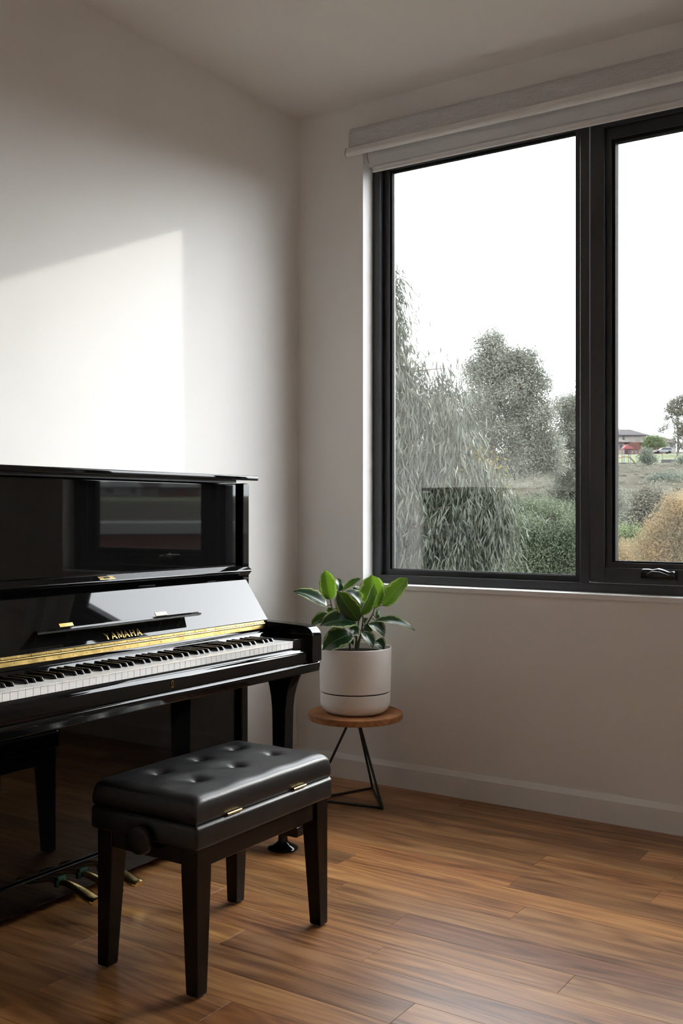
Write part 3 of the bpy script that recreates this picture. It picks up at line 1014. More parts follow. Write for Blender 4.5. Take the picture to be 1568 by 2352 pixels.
for ix in (0, 1):
    for iy in (0, 1):
        xo = SX1 - 0.004 if ix else SX0 + 0.004
        yo = SY1 - 0.006 if iy else SY0 + 0.010
        sx_, sy_ = (-1 if ix else 1), (-1 if iy else 1)
        bm = bmesh.new()
        secs = []
        for z, a in ((0.004, 0.036), (0.010, 0.0375), (0.30, 0.053), (0.3635, 0.053)):
            xa, xb = sorted((xo, xo + sx_ * a))
            ya, yb = sorted((yo, yo + sy_ * a))
            secs.append([bm.verts.new(p) for p in ((xa, ya, z), (xb, ya, z), (xb, yb, z), (xa, yb, z))])
        for a, b in zip(secs[:-1], secs[1:]):
            for i in range(4):
                j = (i + 1) % 4
                bm.faces.new((a[i], a[j], b[j], b[i]))
        bm.faces.new(secs[0][::-1])
        bm.faces.new(secs[-1])
        bmesh.ops.recalc_face_normals(bm, faces=bm.faces[:])
        bev(bm, 0.003, 2, 40)
        lg_ = obj('leg', bm, 'benchwood', bn, smooth=35)
        obj('glide', LA([(0, 0), (0.010, 0), (0.012, 0.002), (0.010, 0.005), (0, 0.005)], xo + sx_ * 0.018, yo + sy_ * 0.018, 16), 'railmetal', lg_, smooth=40)
for yc in (-1.817, -1.5365):
    bm = TU([(SX1 + 0.0035, yc - 0.028, 0.4255), (SX1 + 0.0035, yc + 0.028, 0.4255)], 0.0036, 10)
    h_ = obj('hinge', bm, 'brass', bn, smooth=50, label='small brass hinge knuckle')
# height knob on the end
kn = bmesh.new()
lathe(kn, [(0, 0), (0.012, 0), (0.012, 0.012), (0.030, 0.014), (0.036, 0.018), (0.0365, 0.030), (0.034, 0.034), (0.024, 0.0355), (0, 0.0345)], 0, 0, 40)
bmesh.ops.rotate(kn, verts=kn.verts[:], cent=(0, 0, 0), matrix=Matrix.Rotation(math.radians(90), 3, 'X'))
bmesh.ops.translate(kn, verts=kn.verts[:], vec=(0.955, SY0 + 0.004, 0.368))
obj('height_knob', kn, 'satin_black', bn, smooth=40)

# ================================================================== plant stand, pot, plant
SCX, SCY = 0.488, -0.270
st = empty('plant_stand', (SCX, SCY, 0.0), 'round brown timber plant stand on a black wire tripod base', 'plant stand')
prof = [(0, 0.335), (0.1915, 0.335), (0.1945, 0.338), (0.1945, 0.357), (0.1925, 0.360), (0, 0.360)]
obj('top', LA(prof, SCX, SCY, 72), 'standwood', st, smooth=35)
tri = [Vector((0.657, -0.333, 0.007)), Vector((0.466, -0.100, 0.007)), Vector((0.354, -0.385, 0.007))]
apex = [Vector((SCX, SCY, 0.335)) + (v - Vector((SCX, SCY, 0.007))) * 0.11 for v in tri]
for v in apex:
    v.z = 0.3335
for i in range(3):
    obj('foot_rod', TU([tri[i], tri[(i + 1) % 3]], 0.0052, 10), 'standmetal', st, smooth=50)
    obj('leg', TU([tri[i] + Vector((0, 0, 0.0)), apex[i]], 0.0052, 10), 'standmetal', st, smooth=50)
obj('mounting_plate', LA([(0, 0.3315), (0.035, 0.3315), (0.035, 0.335), (0, 0.335)], SCX, SCY, 24), 'standmetal', st)

pt = empty('planter_pot', (SCX, SCY, 0.360), 'warm white cylindrical planter with a dark groove near its base', 'pot')
R_ = 0.1475
prof = [(0, 0.3605), (0.098, 0.3605)] + [(0.098 + 0.0455 * math.sin(math.radians(a)), 0.4065 - 0.046 * math.cos(math.radians(a))) for a in range(8, 91, 8)] + [(0.1442, 0.4445), (0.1425, 0.4462), (0.1350, 0.4462), (0, 0.4462)]
obj('saucer', LA(prof, SCX, SCY, 80), 'pot', pt, smooth=35)
obj('groove', LA([(0, 0.4462), (0.1385, 0.4462), (0.1385, 0.4512), (0, 0.4512)], SCX, SCY, 64), 'potgap', pt, smooth=35)
prof = [(0, 0.4512), (0.1430, 0.4512), (0.1448, 0.4528), (0.1478, 0.60), (R_ + 0.0003, 0.6265), (R_ - 0.0012, 0.6285), (R_ - 0.0035, 0.6275), (0.1425, 0.60), (0.1400, 0.50), (0, 0.50)]
obj('bowl', LA(prof, SCX, SCY, 80), 'pot', pt, smooth=35)

pl = empty('rubber_plant', (SCX, SCY, 0.600), 'variegated rubber plant with broad cream edged green leaves', 'plant')
bm = LA([(0, 0.585), (0.1405, 0.585), (0.1408, 0.603), (0.10, 0.607), (0.05, 0.612), (0, 0.613)], SCX, SCY, 40)
obj('soil', bm, 'soil', pl, smooth=40)
stems = [
    [(0.490, -0.277, 0.600), (0.495, -0.276, 0.636), (0.504, -0.283, 0.683), (0.514, -0.288, 0.72), (0.516, -0.287, 0.737), (0.535, -0.298, 0.762)],
    [(0.487, -0.270, 0.600), (0.495, -0.265, 0.635), (0.508, -0.256, 0.681), (0.529, -0.242, 0.722), (0.542, -0.221, 0.76), (0.543, -0.209, 0.784)],
    [(0.465, -0.268, 0.600), (0.458, -0.265, 0.632), (0.428, -0.261, 0.698), (0.405, -0.288, 0.758), (0.397, -0.306, 0.784), (0.391, -0.31, 0.819)],
    [(0.484, -0.245, 0.600), (0.483, -0.237, 0.631), (0.484, -0.212, 0.697), (0.493, -0.218, 0.738), (0.499, -0.238, 0.779)],
    [(0.478, -0.240, 0.600), (0.474, -0.23, 0.63), (0.426, -0.203, 0.722), (0.401, -0.219, 0.823), (0.4, -0.232, 0.852)]]
for s in stems:
    n_ = len(s)
    obj('stem', TU(s, [0.0052 - 0.0030 * i / (n_ - 1) for i in range(n_)], 8), 'stem', pl, smooth=60)
leaves = [
    ((0.391, -0.31, 0.819), (0.385, -0.338, 0.943), 0.072, (0.55, -0.829, 0.1), 0.01),
    ((0.381, -0.316, 0.79), (0.291, -0.424, 0.861), 0.076, (0.345, -0.521, 0.781), 0.02),
    ((0.393, -0.248, 0.848), (0.377, -0.235, 0.904), 0.040, (0.905, -0.412, 0.105), 0.01),
    ((0.4, -0.232, 0.852), (0.455, -0.171, 0.905), 0.033, (0.194, -0.841, 0.505), 0.01),
    ((0.515, -0.287, 0.737), (0.46, -0.36, 0.858), 0.094, (0.312, -0.917, 0.247), 0.02),
    ((0.498, -0.239, 0.779), (0.439, -0.266, 0.861), 0.081, (0.788, -0.086, 0.609), 0.03),
    ((0.542, -0.21, 0.784), (0.522, -0.199, 0.921), 0.111, (0.467, -0.884, 0.0), 0.015),
    ((0.535, -0.298, 0.761), (0.587, -0.276, 0.887), 0.069, (0.991, -0.136, 0.0), 0.01),
    ((0.567, -0.181, 0.792), (0.651, -0.125, 0.909), 0.076, (0.346, -0.888, 0.304), 0.015),
    ((0.554, -0.226, 0.733), (0.703, -0.151, 0.705), 0.052, (0.30, -0.40, 0.86), 0.03),
    ((0.545, -0.256, 0.724), (0.615, -0.245, 0.677), 0.067, (0.74, -0.295, 0.605), 0.02),
    ((0.511, -0.302, 0.729), (0.426, -0.43, 0.733), 0.106, (0.343, -0.608, 0.716), 0.035),
    ((0.374, -0.285, 0.756), (0.318, -0.346, 0.714), 0.047, (0.329, -0.856, 0.398), 0.02),
    ((0.504, -0.319, 0.684), (0.438, -0.434, 0.633), 0.097, (0.263, -0.852, 0.453), 0.03),
    ((0.51, -0.279, 0.687), (0.496, -0.324, 0.708), 0.045, (0.505, -0.762, 0.406), 0.01),
    ((0.542, -0.306, 0.694), (0.603, -0.313, 0.639), 0.055, (0.825, -0.346, 0.447), 0.02),
    ((0.566, -0.242, 0.652), (0.622, -0.264, 0.631), 0.054, (0.523, -0.608, 0.597), 0.015),
    ((0.425, -0.191, 0.846), (0.444, -0.155, 0.86), 0.028, (0.442, -0.667, 0.6), 0.01),
    ((0.375, -0.26, 0.772), (0.345, -0.268, 0.753), 0.037, (0.341, -0.888, 0.309), 0.01),
    ((0.491, -0.208, 0.71), (0.508, -0.172, 0.676), 0.047, (0.698, -0.687, 0.202), 0.02),
    ((0.531, -0.181, 0.737), (0.521, -0.151, 0.783), 0.034, (0.979, -0.057, 0.196), 0.01),
    ((0.436, -0.292, 0.679), (0.397, -0.329, 0.684), 0.044, (0.441, -0.846, 0.3), 0.02),
    ((0.48, -0.299, 0.668), (0.507, -0.317, 0.643), 0.026, (0.301, -0.814, 0.497), 0.01),
    ((0.493, -0.218, 0.738), (0.491, -0.195, 0.718), 0.032, (0.751, -0.587, 0.302), 0.01),
]
stem_pts = [Vector(p) for s in stems for a, b in zip(s[1:-1], s[2:]) for p in [tuple(Vector(a).lerp(Vector(b), f)) for f in (0, 0.33, 0.66, 1)]]
NLU, NLV = 9, 17
thin = {0: 0.44, 6: 0.46, 7: 0.42, 8: 0.24, 3: 0.26, 9: 0.24, 12: 0.20, 20: 0.4}   # young, thin leaves let more light through
for li, (B_, T_, W_, N_, bend) in enumerate(leaves):
    B_, T_, N_ = Vector(B_), Vector(T_), Vector(N_).normalized()
    ax_ = T_ - B_
    Ln = ax_.length
    ax_.normalize()
    side = ax_.cross(N_).normalized()
    nrm = side.cross(ax_).normalized()
    verts, uvs = [], []
    for j in range(NLV):
        t_ = j / (NLV - 1)
        # broad ellipse with a short drip tip
        wv = math.sin(math.pi * min(1.0, t_ ** 0.90)) ** 0.52 if 0 < t_ < 1 else 0.0
        if t_ > 0.93:
            wv *= 0.55
        wv = max(wv, 0.02)
        for i in range(NLU):
            u_ = -1 + 2 * i / (NLU - 1)
            wav = 0.0025 * math.sin(9 * t_ + 2.0 * u_ + B_.x * 90) * abs(u_)
            p = B_ + ax_ * (t_ * Ln) + side * (u_ * wv * W_ / 2) + nrm * (bend * 4 * t_ * (1 - t_) * 0.6 - bend * 0.4 * t_ * t_ + abs(u_) * wv * W_ * 0.16 + wav)
            verts.append(tuple(p - ORG[pl]))
            uvs.append((0.5 + u_ * 0.5, t_))
    ii = np.arange(NLU * NLV).reshape(NLV, NLU)
    quads = np.stack([ii[:-1, :-1], ii[:-1, 1:], ii[1:, 1:], ii[1:, :-1]], -1).reshape(-1, 4)
    me = quick_mesh('leaf', verts, quads)
    ul = me.uv_layers.new(name='UVMap')
    ul.data.foreach_set('uv', np.array(uvs, dtype=np.float32)[quads.ravel()].ravel())
    me.shade_smooth()
    lf = obj('leaf', me, 'leaf', pl)
    lf.color = (1, 1, 1, thin.get(li, 0.09))
    q = min(stem_pts, key=lambda s: (s - B_).length)
    if (q - B_).length > 0.004:
        obj('petiole', TU([q, q.lerp(B_, 0.5) + Vector((0, 0, 0.003)), B_ + ax_ * 0.004], [0.0022, 0.0018, 0.0015], 6), 'stem', lf, smooth=60)

# ================================================================== outside: the gully and the far hillside
M['gum_leaf'] = mat_foliage('gum_leaf', (0.018, 0.026, 0.015), (0.092, 0.102, 0.068), 0.38, 0.3, 2.6, spec=0.4)
M['gum_leaf_far'] = mat_foliage('grey_gum_leaf', (0.060, 0.070, 0.054), (0.24, 0.25, 0.20), 0.5, 0.35, 1.1)
M['olive_leaf'] = mat_foliage('olive_leaf', (0.038, 0.054, 0.032), (0.150, 0.170, 0.110), 0.5, 0.3, 0.8)
M['lime_leaf'] = mat_foliage('lime_leaf', (0.080, 0.115, 0.055), (0.150, 0.185, 0.090), 0.5, 0.35, 1.0)
M['dark_leaf'] = mat_foliage('dark_leaf', (0.070, 0.090, 0.072), (0.150, 0.170, 0.130), 0.5, 0.3, 0.6)
M['grey_leaf'] = mat_foliage('grey_scrub_leaf', (0.085, 0.088, 0.066), (0.20, 0.195, 0.155), 0.6, 0.3, 0.6)
M['rust_leaf'] = mat_foliage('rust_leaf', (0.135, 0.130, 0.085), (0.34, 0.235, 0.120), 0.5, 0.35, 0.9)
M['yellow_leaf'] = mat_foliage('yellow_blossom', (0.12, 0.10, 0.02), (0.17, 0.145, 0.035), 0.6, 0.3, 2.0)
M['bark'] = mat_noise('pink_grey_bark', (0.050, 0.036, 0.030), (0.095, 0.070, 0.058), 5, 5, 0.8, 0.4, 40, stretch=(3, 3, 0.6))
M['bark_grey'] = mat_noise('grey_bark', (0.034, 0.030, 0.026), (0.060, 0.052, 0.046), 5, 5, 0.8, stretch=(3, 3, 0.6))
M['terrain'] = mat_noise('dry_scrub_ground', (0.024, 0.023, 0.015), (0.044, 0.039, 0.028), 0.35, 8, 0.95, spec=0.03)
M['lawn'] = mat_noise('lawn_grass', (0.072, 0.084, 0.044), (0.096, 0.104, 0.062), 0.25, 7, 0.95, spec=0.03)
M['brick_far'] = mat_noise('red_brick', (0.0741, 0.0384, 0.0329), (0.0998, 0.0513, 0.0428), 1.5, 5, 0.9, spec=0.04)
M['cream_far'] = mat_noise('cream_render', (0.1439, 0.1372, 0.1204), (0.1590, 0.1507, 0.1339), 0.7, 3, 0.9, spec=0.04)
M['peach_far'] = mat_noise('peach_render', (0.1414, 0.1162, 0.0953), (0.1562, 0.1279, 0.1042), 0.7, 3, 0.9, spec=0.04)
M['tile_far'] = mat_noise('grey_roof_tile', (0.0403, 0.0387, 0.0403), (0.0528, 0.0496, 0.0511), 2.5, 5, 0.85, spec=0.04)
M['tile_brown'] = mat_noise('brown_roof_tile', (0.0564, 0.0484, 0.0451), (0.0685, 0.0589, 0.0549), 2.5, 5, 0.85, spec=0.04)
M['glass_far'] = mat_noise('dark_window_glass', (0.0272, 0.0322, 0.0396), (0.0396, 0.0446, 0.0520), 1.0, 2, 0.4, spec=0.15)
M['white_far'] = mat_noise('white_paint', (0.1426, 0.1398, 0.1355), (0.1541, 0.1511, 0.1454), 1.0, 2, 0.8, spec=0.04)
M['carpaint'] = mat_noise('silver_car_paint', (0.1290, 0.1321, 0.1386), (0.1420, 0.1451, 0.1516), 1.0, 2, 0.5, spec=0.2)
M['tyre'] = mat_noise('tyre_rubber', (0.0074, 0.0074, 0.0081), (0.0112, 0.0112, 0.0118), 3.0, 2, 0.8, spec=0.04)
M['blue_post'] = mat_noise('blue_steel_post', (0.0496, 0.0570, 0.1054), (0.0620, 0.0694, 0.1240), 2.0, 2, 0.6, spec=0.04)
M['red_panel'] = mat_noise('red_plastic', (0.1237, 0.0353, 0.0353), (0.1414, 0.0424, 0.0401), 2.0, 2, 0.6, spec=0.04)
M['yellow_slide'] = mat_noise('yellow_plastic', (0.1414, 0.1119, 0.0412), (0.1531, 0.1237, 0.0494), 2.0, 2, 0.6, spec=0.04)
M['kerbstone'] = mat_noise('grey_concrete', (0.0403, 0.0387, 0.0419), (0.0532, 0.0516, 0.0549), 1.5, 4, 0.9, spec=0.04)

CX, CY_, CZ = 2.785, -3.836, 1.18
RVX, RVY, FVX, FVY = 0.8334, 0.5526, -0.5526, 0.8334      # across and along the valley
FPX = 2374.0
def vp(u, dd, z):
    return Vector((CX + u * RVX + dd * FVX, CY_ + u * RVY + dd * FVY, z))
def at(px, py, dd):
    return vp((px - 784) / FPX * dd, dd, CZ - (py - 1176) / FPX * dd)
HT = [(0, -5), (5, -5), (12, -7), (30, -9), (50, -8), (80, -4), (112, 0), (155, 4.6), (192, 8.7), (219, 10.8), (226, 11.4), (258, 15.1), (275, 15.7), (310, 18.5), (430, 23), (800, 26)]
def height(r, az):
    h = np.interp(r, [a for a, _ in HT], [b for _, b in HT])
    low = np.clip((az - 42.0) / 20.0, 0, 1)      # the slope flattens out down the valley
    return np.where(h > 0, h * (1 - 0.68 * low), h)
def ground(x, y):
    dx, dy = x - CX, y - CY_
    az = math.degrees(math.atan2(dx * RVX + dy * RVY, dx * FVX + dy * FVY))
    return float(height(math.hypot(dx, dy), az))
def gz(v):
    return Vector((v.x, v.y, ground(v.x, v.y)))

rr_ = np.concatenate([np.linspace(5.5, 60, 24), np.linspace(64, 320, 66), np.linspace(340, 800, 12)])
aa_ = np.radians(np.linspace(-62, 104, 150))
RRg, AAg = np.meshgrid(rr_, aa_, indexing='ij')
U_, D_ = RRg * np.sin(AAg), RRg * np.cos(AAg)
rsn = np.random.RandomState(5)
Hh = height(RRg, np.degrees(AAg)) + rsn.uniform(-0.12, 0.12, RRg.shape) * np.clip(RRg / 60, 0, 1) * (np.abs(RRg - 240) > 24)
VV = np.stack([CX + U_ * RVX + D_ * FVX, CY_ + U_ * RVY + D_ * FVY, Hh], -1)
keep_y = VV[..., 1]
ii = np.arange(RRg.size).reshape(RRg.shape)
qd = np.stack([ii[:-1, :-1], ii[1:, :-1], ii[1:, 1:], ii[:-1, 1:]], -1).reshape(-1, 4)
cen_y = keep_y.ravel()[qd].min(1)
qd = qd[cen_y > 0.6]
me = quick_mesh('hillside_ground', VV.reshape(-1, 3), qd)
me.materials.append(M['terrain'])
me.materials.append(M['lawn'])
rq = RRg.ravel()[qd].mean(1)
me.polygons.foreach_set('material_index', ((rq > 221) & (rq < 262)).astype(np.int32))
me.update()
hill = bpy.data.objects.new('hill', me)
COL.objects.link(hill)
tag(hill, 'grassy gully slope rising to the far houses', 'hillside', kind='structure')

RS = np.random.RandomState(11)
def rand_in_ellipsoid(n, shell=0.55):
    v = RS.normal(size=(n, 3))
    v /= np.linalg.norm(v, axis=1)[:, None]
    r = (shell + (1 - shell) * RS.uniform(size=n)) ** 0.8
    return v * r[:, None]
def leaf_cloud(name, cents, dirs, length, width, hexa=False, roll=None):
    """one lens-shaped leaf per row"""
    n = len(cents)
    dirs = dirs / np.linalg.norm(dirs, axis=1)[:, None]
    rnd = RS.normal(size=(n, 3))
    side = np.cross(dirs, rnd)
    side /= np.linalg.norm(side, axis=1)[:, None]
    L = (length * RS.uniform(0.65, 1.2, n))[:, None]
    Wd = (width * RS.uniform(0.7, 1.2, n))[:, None]
    a = cents - dirs * L / 2
    b = cents + dirs * L / 2
    if hexa:                       # hangs from its twig end
        a, b, cents = cents, cents + dirs * L, cents + dirs * L / 2
        nr = np.cross(dirs, side)
        m1 = cents - dirs * L * 0.18 + nr * L * 0.05
        m2 = cents + dirs * L * 0.16 + nr * L * 0.05
        vs_ = np.stack([a, m1 + side * Wd / 2, m2 + side * Wd * 0.42, b, m2 - side * Wd * 0.42, m1 - side * Wd / 2], 1)
        k_ = 6
    else:
        m1 = cents - dirs * L * 0.08
        vs_ = np.stack([a, m1 + side * Wd / 2, b, m1 - side * Wd / 2], 1)
        k_ = 4
    return quick_mesh(name, vs_.reshape(-1, 3), np.arange(n * k_).reshape(n, k_))
FR = np.array([RVX, RVY, 0.0])
FF = np.array([FVX, FVY, 0.0])
FU = np.array([0, 0, 1.0])
def crown(blobs, dd, n_per, k_, length, droop, spread, rnd=0.38):
    """blobs: (px, py, rx, ry) at distance dd -> sprig leaf centres and directions"""
    C_, D2 = [], []
    for bx, by, rx, ry, *dz in blobs:
        d_ = dd + (dz[0] if dz else 0.0)
        s = d_ / FPX
        c = np.array(at(bx, by, d_))
        n = max(8, int(n_per * rx * ry / 1000.0 * (dz[1] if len(dz) > 1 else 1.0)))
        e = rand_in_ellipsoid(n)
        p = c + e[:, :1] * rx * s * FR + e[:, 1:2] * min(rx, ry) * s * FF + e[:, 2:] * ry * s * FU
        g = e[:, :1] * FR * 0.6 + e[:, 1:2] * FF * 0.6 + FU * (-droop) + RS.normal(size=(n, 3)) * 0.25
        g /= np.linalg.norm(g, axis=1)[:, None]
        t = RS.uniform(0, 1, size=(n, k_, 1))
        q = p[:, None, :] + g[:, None, :] * t * length * 3.0 + RS.normal(size=(n, k_, 3)) * spread
        ld = g[:, None, :] * 0.5 + RS.normal(size=(n, k_, 3)) * rnd + FU * (-droop * 0.55)
        C_.append(q.reshape(-1, 3))
        D2.append(ld.reshape(-1, 3))
    return np.concatenate(C_), np.concatenate(D2)
def tree(name, label, base, dd, blobs, trunk, leafmat, barkmat, length, width, n_per, k_=10, droop=1.0, spread=0.1, trunk_r=0.15, hexa=False, cat='tree', group=None, twigs=True, extra=None, rnd=0.8):
    r = empty(name, tuple(base), label, cat, group)
    tp = [at(*t) if len(t) == 3 else at(t[0], t[1], dd) for t in trunk]
    tp = [Vector(base) + Vector((0, 0, -0.3))] + tp
    n_ = len(tp)
    bm = bmesh.new()
    tube(bm, tp, [trunk_r * (1 - 0.75 * i / (n_ - 1)) for i in range(n_)], 8)
    tr = obj('trunk', bm, barkmat, r, smooth=60)
    if twigs:
        for bx, by, rx, ry, *dz in blobs:
            c = at(bx, by, dd + (dz[0] if dz else 0.0))
            q = min(tp[1:], key=lambda s: (s - c).length + max(0, s.z - c.z) * 2)
            if (q - c).length < 0.2:
                continue
            mid = q.lerp(c, 0.5) + Vector((0, 0, 0.08 * (q - c).length))
            bm = tube(bmesh.new(), [q, mid, mid.lerp(c, 0.5), c], [trunk_r * 0.22, trunk_r * 0.14, trunk_r * 0.07, trunk_r * 0.02], 6)
            obj('branch', bm, barkmat, r, smooth=60)
    cc, dr = crown(blobs, dd, n_per, k_, length, droop, spread, rnd)
    me = leaf_cloud('foliage', cc - np.array(ORG[r]), dr, length, width, hexa)
    obj('foliage', me, leafmat, r, kind='stuff')
    if extra:
        eb, em, en, el, ew = extra
        cc, dr = crown(eb, dd - 0.4, en, 6, el, 0.2, spread)
        obj('blossom', leaf_cloud('blossom', cc - np.array(ORG[r]), dr, el, ew), em, r, kind='stuff')
    return r

# big weeping gum close to the house
tree('weeping_gum_tree', 'weeping gum tree close outside with long hanging leaves', gz(at(800, 1176, 12.5)), 12.5,
     [(892, 735, 30, 95, 0, 0.55), (870, 830, 60, 90, 0, 0.7), (925, 830, 28, 52, 0, 0.45), (985, 840, 40, 50, 0.4, 0.42), (1030, 845, 22, 44, 0.2, 0.40), (1000, 900, 50, 50, 0.2, 0.6), (950, 960, 90, 90), (1040, 985, 42, 90, -0.3), (905, 1090, 95, 110), (1000, 1090, 70, 90, 0.3), (1110, 1100, 42, 50, -0.4),
      (1135, 1150, 24, 60, -0.5), (1050, 1180, 80, 75, -0.2), (950, 1210, 100, 90, 0.2), (1062, 1250, 46, 50, -0.4), (970, 1290, 100, 60), (1150, 1210, 13, 34, -0.6), (900, 1320, 90, 60), (830, 700, 80, 190), (770, 900, 110, 160), (760, 1150, 120, 140)],
     [(815, 1400), (812, 1250), (806, 1080), (818, 900), (835, 740), (845, 600)], 'gum_leaf', 'bark', 0.155, 0.0145, 66, 10, 1.25, 0.055, 0.17, hexa=True, rnd=0.34,
     extra=([(1110, 1055, 36, 26), (1060, 1050, 30, 20), (1150, 1110, 12, 26), (1145, 1225, 14, 26)], 'yellow_leaf', 10, 0.045, 0.03))
# middle gum with a pink trunk
tree('gum_tree', 'grey green gum tree with a pink trunk and pointed crown', gz(at(1127, 1300, 38)), 38,
     [(1128, 785, 23.3, 30.5), (1150, 830, 30.5, 35.8), (1105, 850, 30.5, 35.8), (1195, 830, 30.5, 34), (1225, 880, 25.1, 39.4), (1165, 900, 44.8, 44.8), (1100, 930, 32.3, 44.8), (1225, 950, 37.6, 41.2), (1150, 985, 53.8, 35.8), (1085, 1000, 35.8, 39.4),
      (1215, 1020, 41.2, 34), (1255, 1050, 30.5, 30.5), (1100, 1060, 50.2, 30.5, 1.0), (1180, 1060, 35.8, 26.9), (1250, 1010, 26.9, 26.9), (1050, 1010, 35.8, 53.8, 2)],
     [(1128, 1320), (1128, 1200), (1130, 1080), (1134, 980), (1128, 880), (1126, 790)], 'gum_leaf_far', 'bark', 0.125, 0.040, 520, 9, 0.35, 0.14, 0.20)
tree('gum_tree', 'dark grey gum tree cut off by the window mullion', gz(at(1345, 1300, 42)), 42,
     [(1300, 935, 25.1, 26.9), (1330, 930, 35.8, 32.3), (1310, 990, 32.3, 39.4), (1350, 1000, 44.8, 53.8), (1300, 1070, 32.3, 39.4), (1345, 1090, 50.2, 44.8), (1300, 1130, 39.4, 26.9), (1370, 1150, 53.8, 44.8)],
     [(1345, 1290), (1342, 1150), (1338, 1030), (1330, 950)], 'gum_leaf_far', 'bark_grey', 0.13, 0.040, 430, 9, 0.3, 0.15, 0.2)
tree('wattle_shrub', 'dense dark green shrub low in the fixed pane beside the mullion', gz(at(1250, 1300, 27)), 27,
     [(1235, 1180, 70, 40, 1), (1300, 1190, 56, 40, 2), (1190, 1220, 60, 44), (1255, 1245, 70, 44), (1310, 1260, 50, 50), (1210, 1290, 80, 44), (1290, 1310, 60, 40), (1170, 1290, 60, 40, 1), (1340, 1230, 50, 60)],
     [(1250, 1340), (1252, 1250), (1250, 1200)], 'olive_leaf', 'bark_grey', 0.095, 0.028, 280, 9, 0.5, 0.10, 0.1, cat='shrub')
tree('yellow_bush', 'small yellow green bush behind the pink trunk at the bottom of the fixed pane', gz(at(1140, 1340, 60)), 60,
     [(1160, 1285, 34, 26), (1120, 1300, 30, 22), (1090, 1310, 30, 20)], [(1145, 1330), (1150, 1300)], 'lime_leaf', 'bark_grey', 0.2, 0.07, 220, 8, 0.4, 0.2, 0.08, cat='shrub', twigs=False)

# trees and shrubs seen through the awning sash
tree('rust_wattle_tree', 'rusty orange leaved tree low in the awning sash', gz(at(1540, 1300, 46)), 46,
     [(1552, 1150, 18, 22), (1575, 1172, 26, 30), (1532, 1180, 18, 22), (1545, 1205, 22, 20), (1508, 1210, 18, 20), (1490, 1236, 20, 18), (1522, 1240, 22, 20), (1560, 1240, 26, 24), (1475, 1268, 22, 20), (1510, 1275, 26, 22), (1550, 1280, 28, 22), (1590, 1220, 26, 40), (1590, 1280, 30, 30), (1630, 1200, 50, 60)],
     [(1545, 1310), (1550, 1240), (1552, 1180)], 'rust_leaf', 'bark_grey', 0.12, 0.038, 420, 9, 0.35, 0.16, 0.12)
tree('rust_wattle_tree', 'pale tan wattle at the bottom corner of the awning sash', gz(at(1440, 1300, 52)), 52,
     [(1438, 1262, 24, 26), (1425, 1290, 36, 24), (1460, 1290, 24, 18)], [(1440, 1310), (1440, 1280)], 'rust_leaf', 'bark_grey', 0.12, 0.038, 420, 9, 0.35, 0.16, 0.1, cat='tree', twigs=False)
tree('lime_bush', 'rounded yellow green bush at the lower edge of the awning sash', gz(at(1442, 1270, 72)), 72,
     [(1443, 1222, 22, 18), (1432, 1240, 20, 18), (1456, 1240, 18, 18)], [(1443, 1260), (1443, 1235)], 'lime_leaf', 'bark_grey', 0.20, 0.085, 520, 8, 0.3, 0.22, 0.1, cat='shrub', twigs=False)
tree('grey_gum_tree', 'broad grey green tree crown below the hillside in the awning sash', gz(at(1490, 1240, 100)), 100,
     [(1500, 1135, 26, 22), (1475, 1150, 26, 24), (1520, 1152, 22, 22), (1495, 1170, 40, 26), (1465, 1185, 26, 26), (1525, 1180, 20, 24), (1445, 1200, 26, 26, 4), (1490, 1210, 40, 24, 4), (1420, 1180, 24, 40, 6)],
     [(1490, 1240), (1492, 1190), (1494, 1150)], 'grey_leaf', 'bark_grey', 0.27, 0.115, 620, 8, 0.3, 0.30, 0.2, twigs=False)
tree('domed_shrub', 'dark green domed shrub on the slope in the awning sash', gz(at(1535, 1130, 158)), 158,
     [(1532, 1108, 28, 18), (1550, 1116, 26, 18), (1512, 1102, 14, 10)], [(1535, 1122), (1535, 1112)], 'dark_leaf', 'bark_grey', 0.36, 0.17, 1100, 7, 0.1, 0.36, 0.2, cat='shrub', twigs=False)
tree('park_shrub', 'dark upright shrub in front of the lawn below the parked car', gz(at(1490, 1086, 206)), 206,
     [(1484, 1036, 5, 7), (1478, 1047, 6, 6), (1488, 1050, 7, 7), (1475, 1057, 4, 4), (1489, 1062, 8, 7), (1502, 1055, 4, 7), (1484, 1074, 10, 8), (1497, 1076, 11, 7), (1507, 1082, 9, 5)],
     [(1490, 1080), (1488, 1055), (1485, 1040)], 'dark_leaf', 'bark_grey', 0.34, 0.165, 1900, 7, 0.1, 0.26, 0.12, cat='shrub', twigs=False)
tree('round_garden_tree', 'round bright green tree in front of the brick house', gz(at(1502, 1040, 256)), 256,
     [(1500, 1006, 8, 5), (1489, 1013, 7, 5), (1511, 1012, 8, 6), (1501, 1019, 12, 6), (1519, 1021, 6, 5), (1490, 1024, 6, 4)],
     [(1502, 1034), (1502, 1015)], 'lime_leaf', 'bark_grey', 0.40, 0.21, 2800, 7, 0.0, 0.34, 0.18, twigs=False)
tree('park_gum_tree', 'tall open gum tree on the lawn at the right edge of the view', gz(at(1557, 1050, 236)), 236,
     [(1547, 925, 9, 8), (1562, 916, 10, 9), (1538, 938, 8, 8), (1555, 945, 10, 9), (1534, 957, 6, 6), (1575, 940, 14, 14), (1517, 986, 6, 4), (1528, 977, 6, 4), (1556, 968, 8, 8), (1562, 990, 8, 10), (1540, 1006, 5, 3), (1580, 985, 14, 18), (1566, 1020, 9, 9), (1555, 1003, 5, 5)],
     [(1556, 1049), (1557, 1020), (1556, 985), (1556, 950)], 'grey_leaf', 'bark_grey', 0.38, 0.18, 2000, 7, 0.3, 0.30, 0.40)
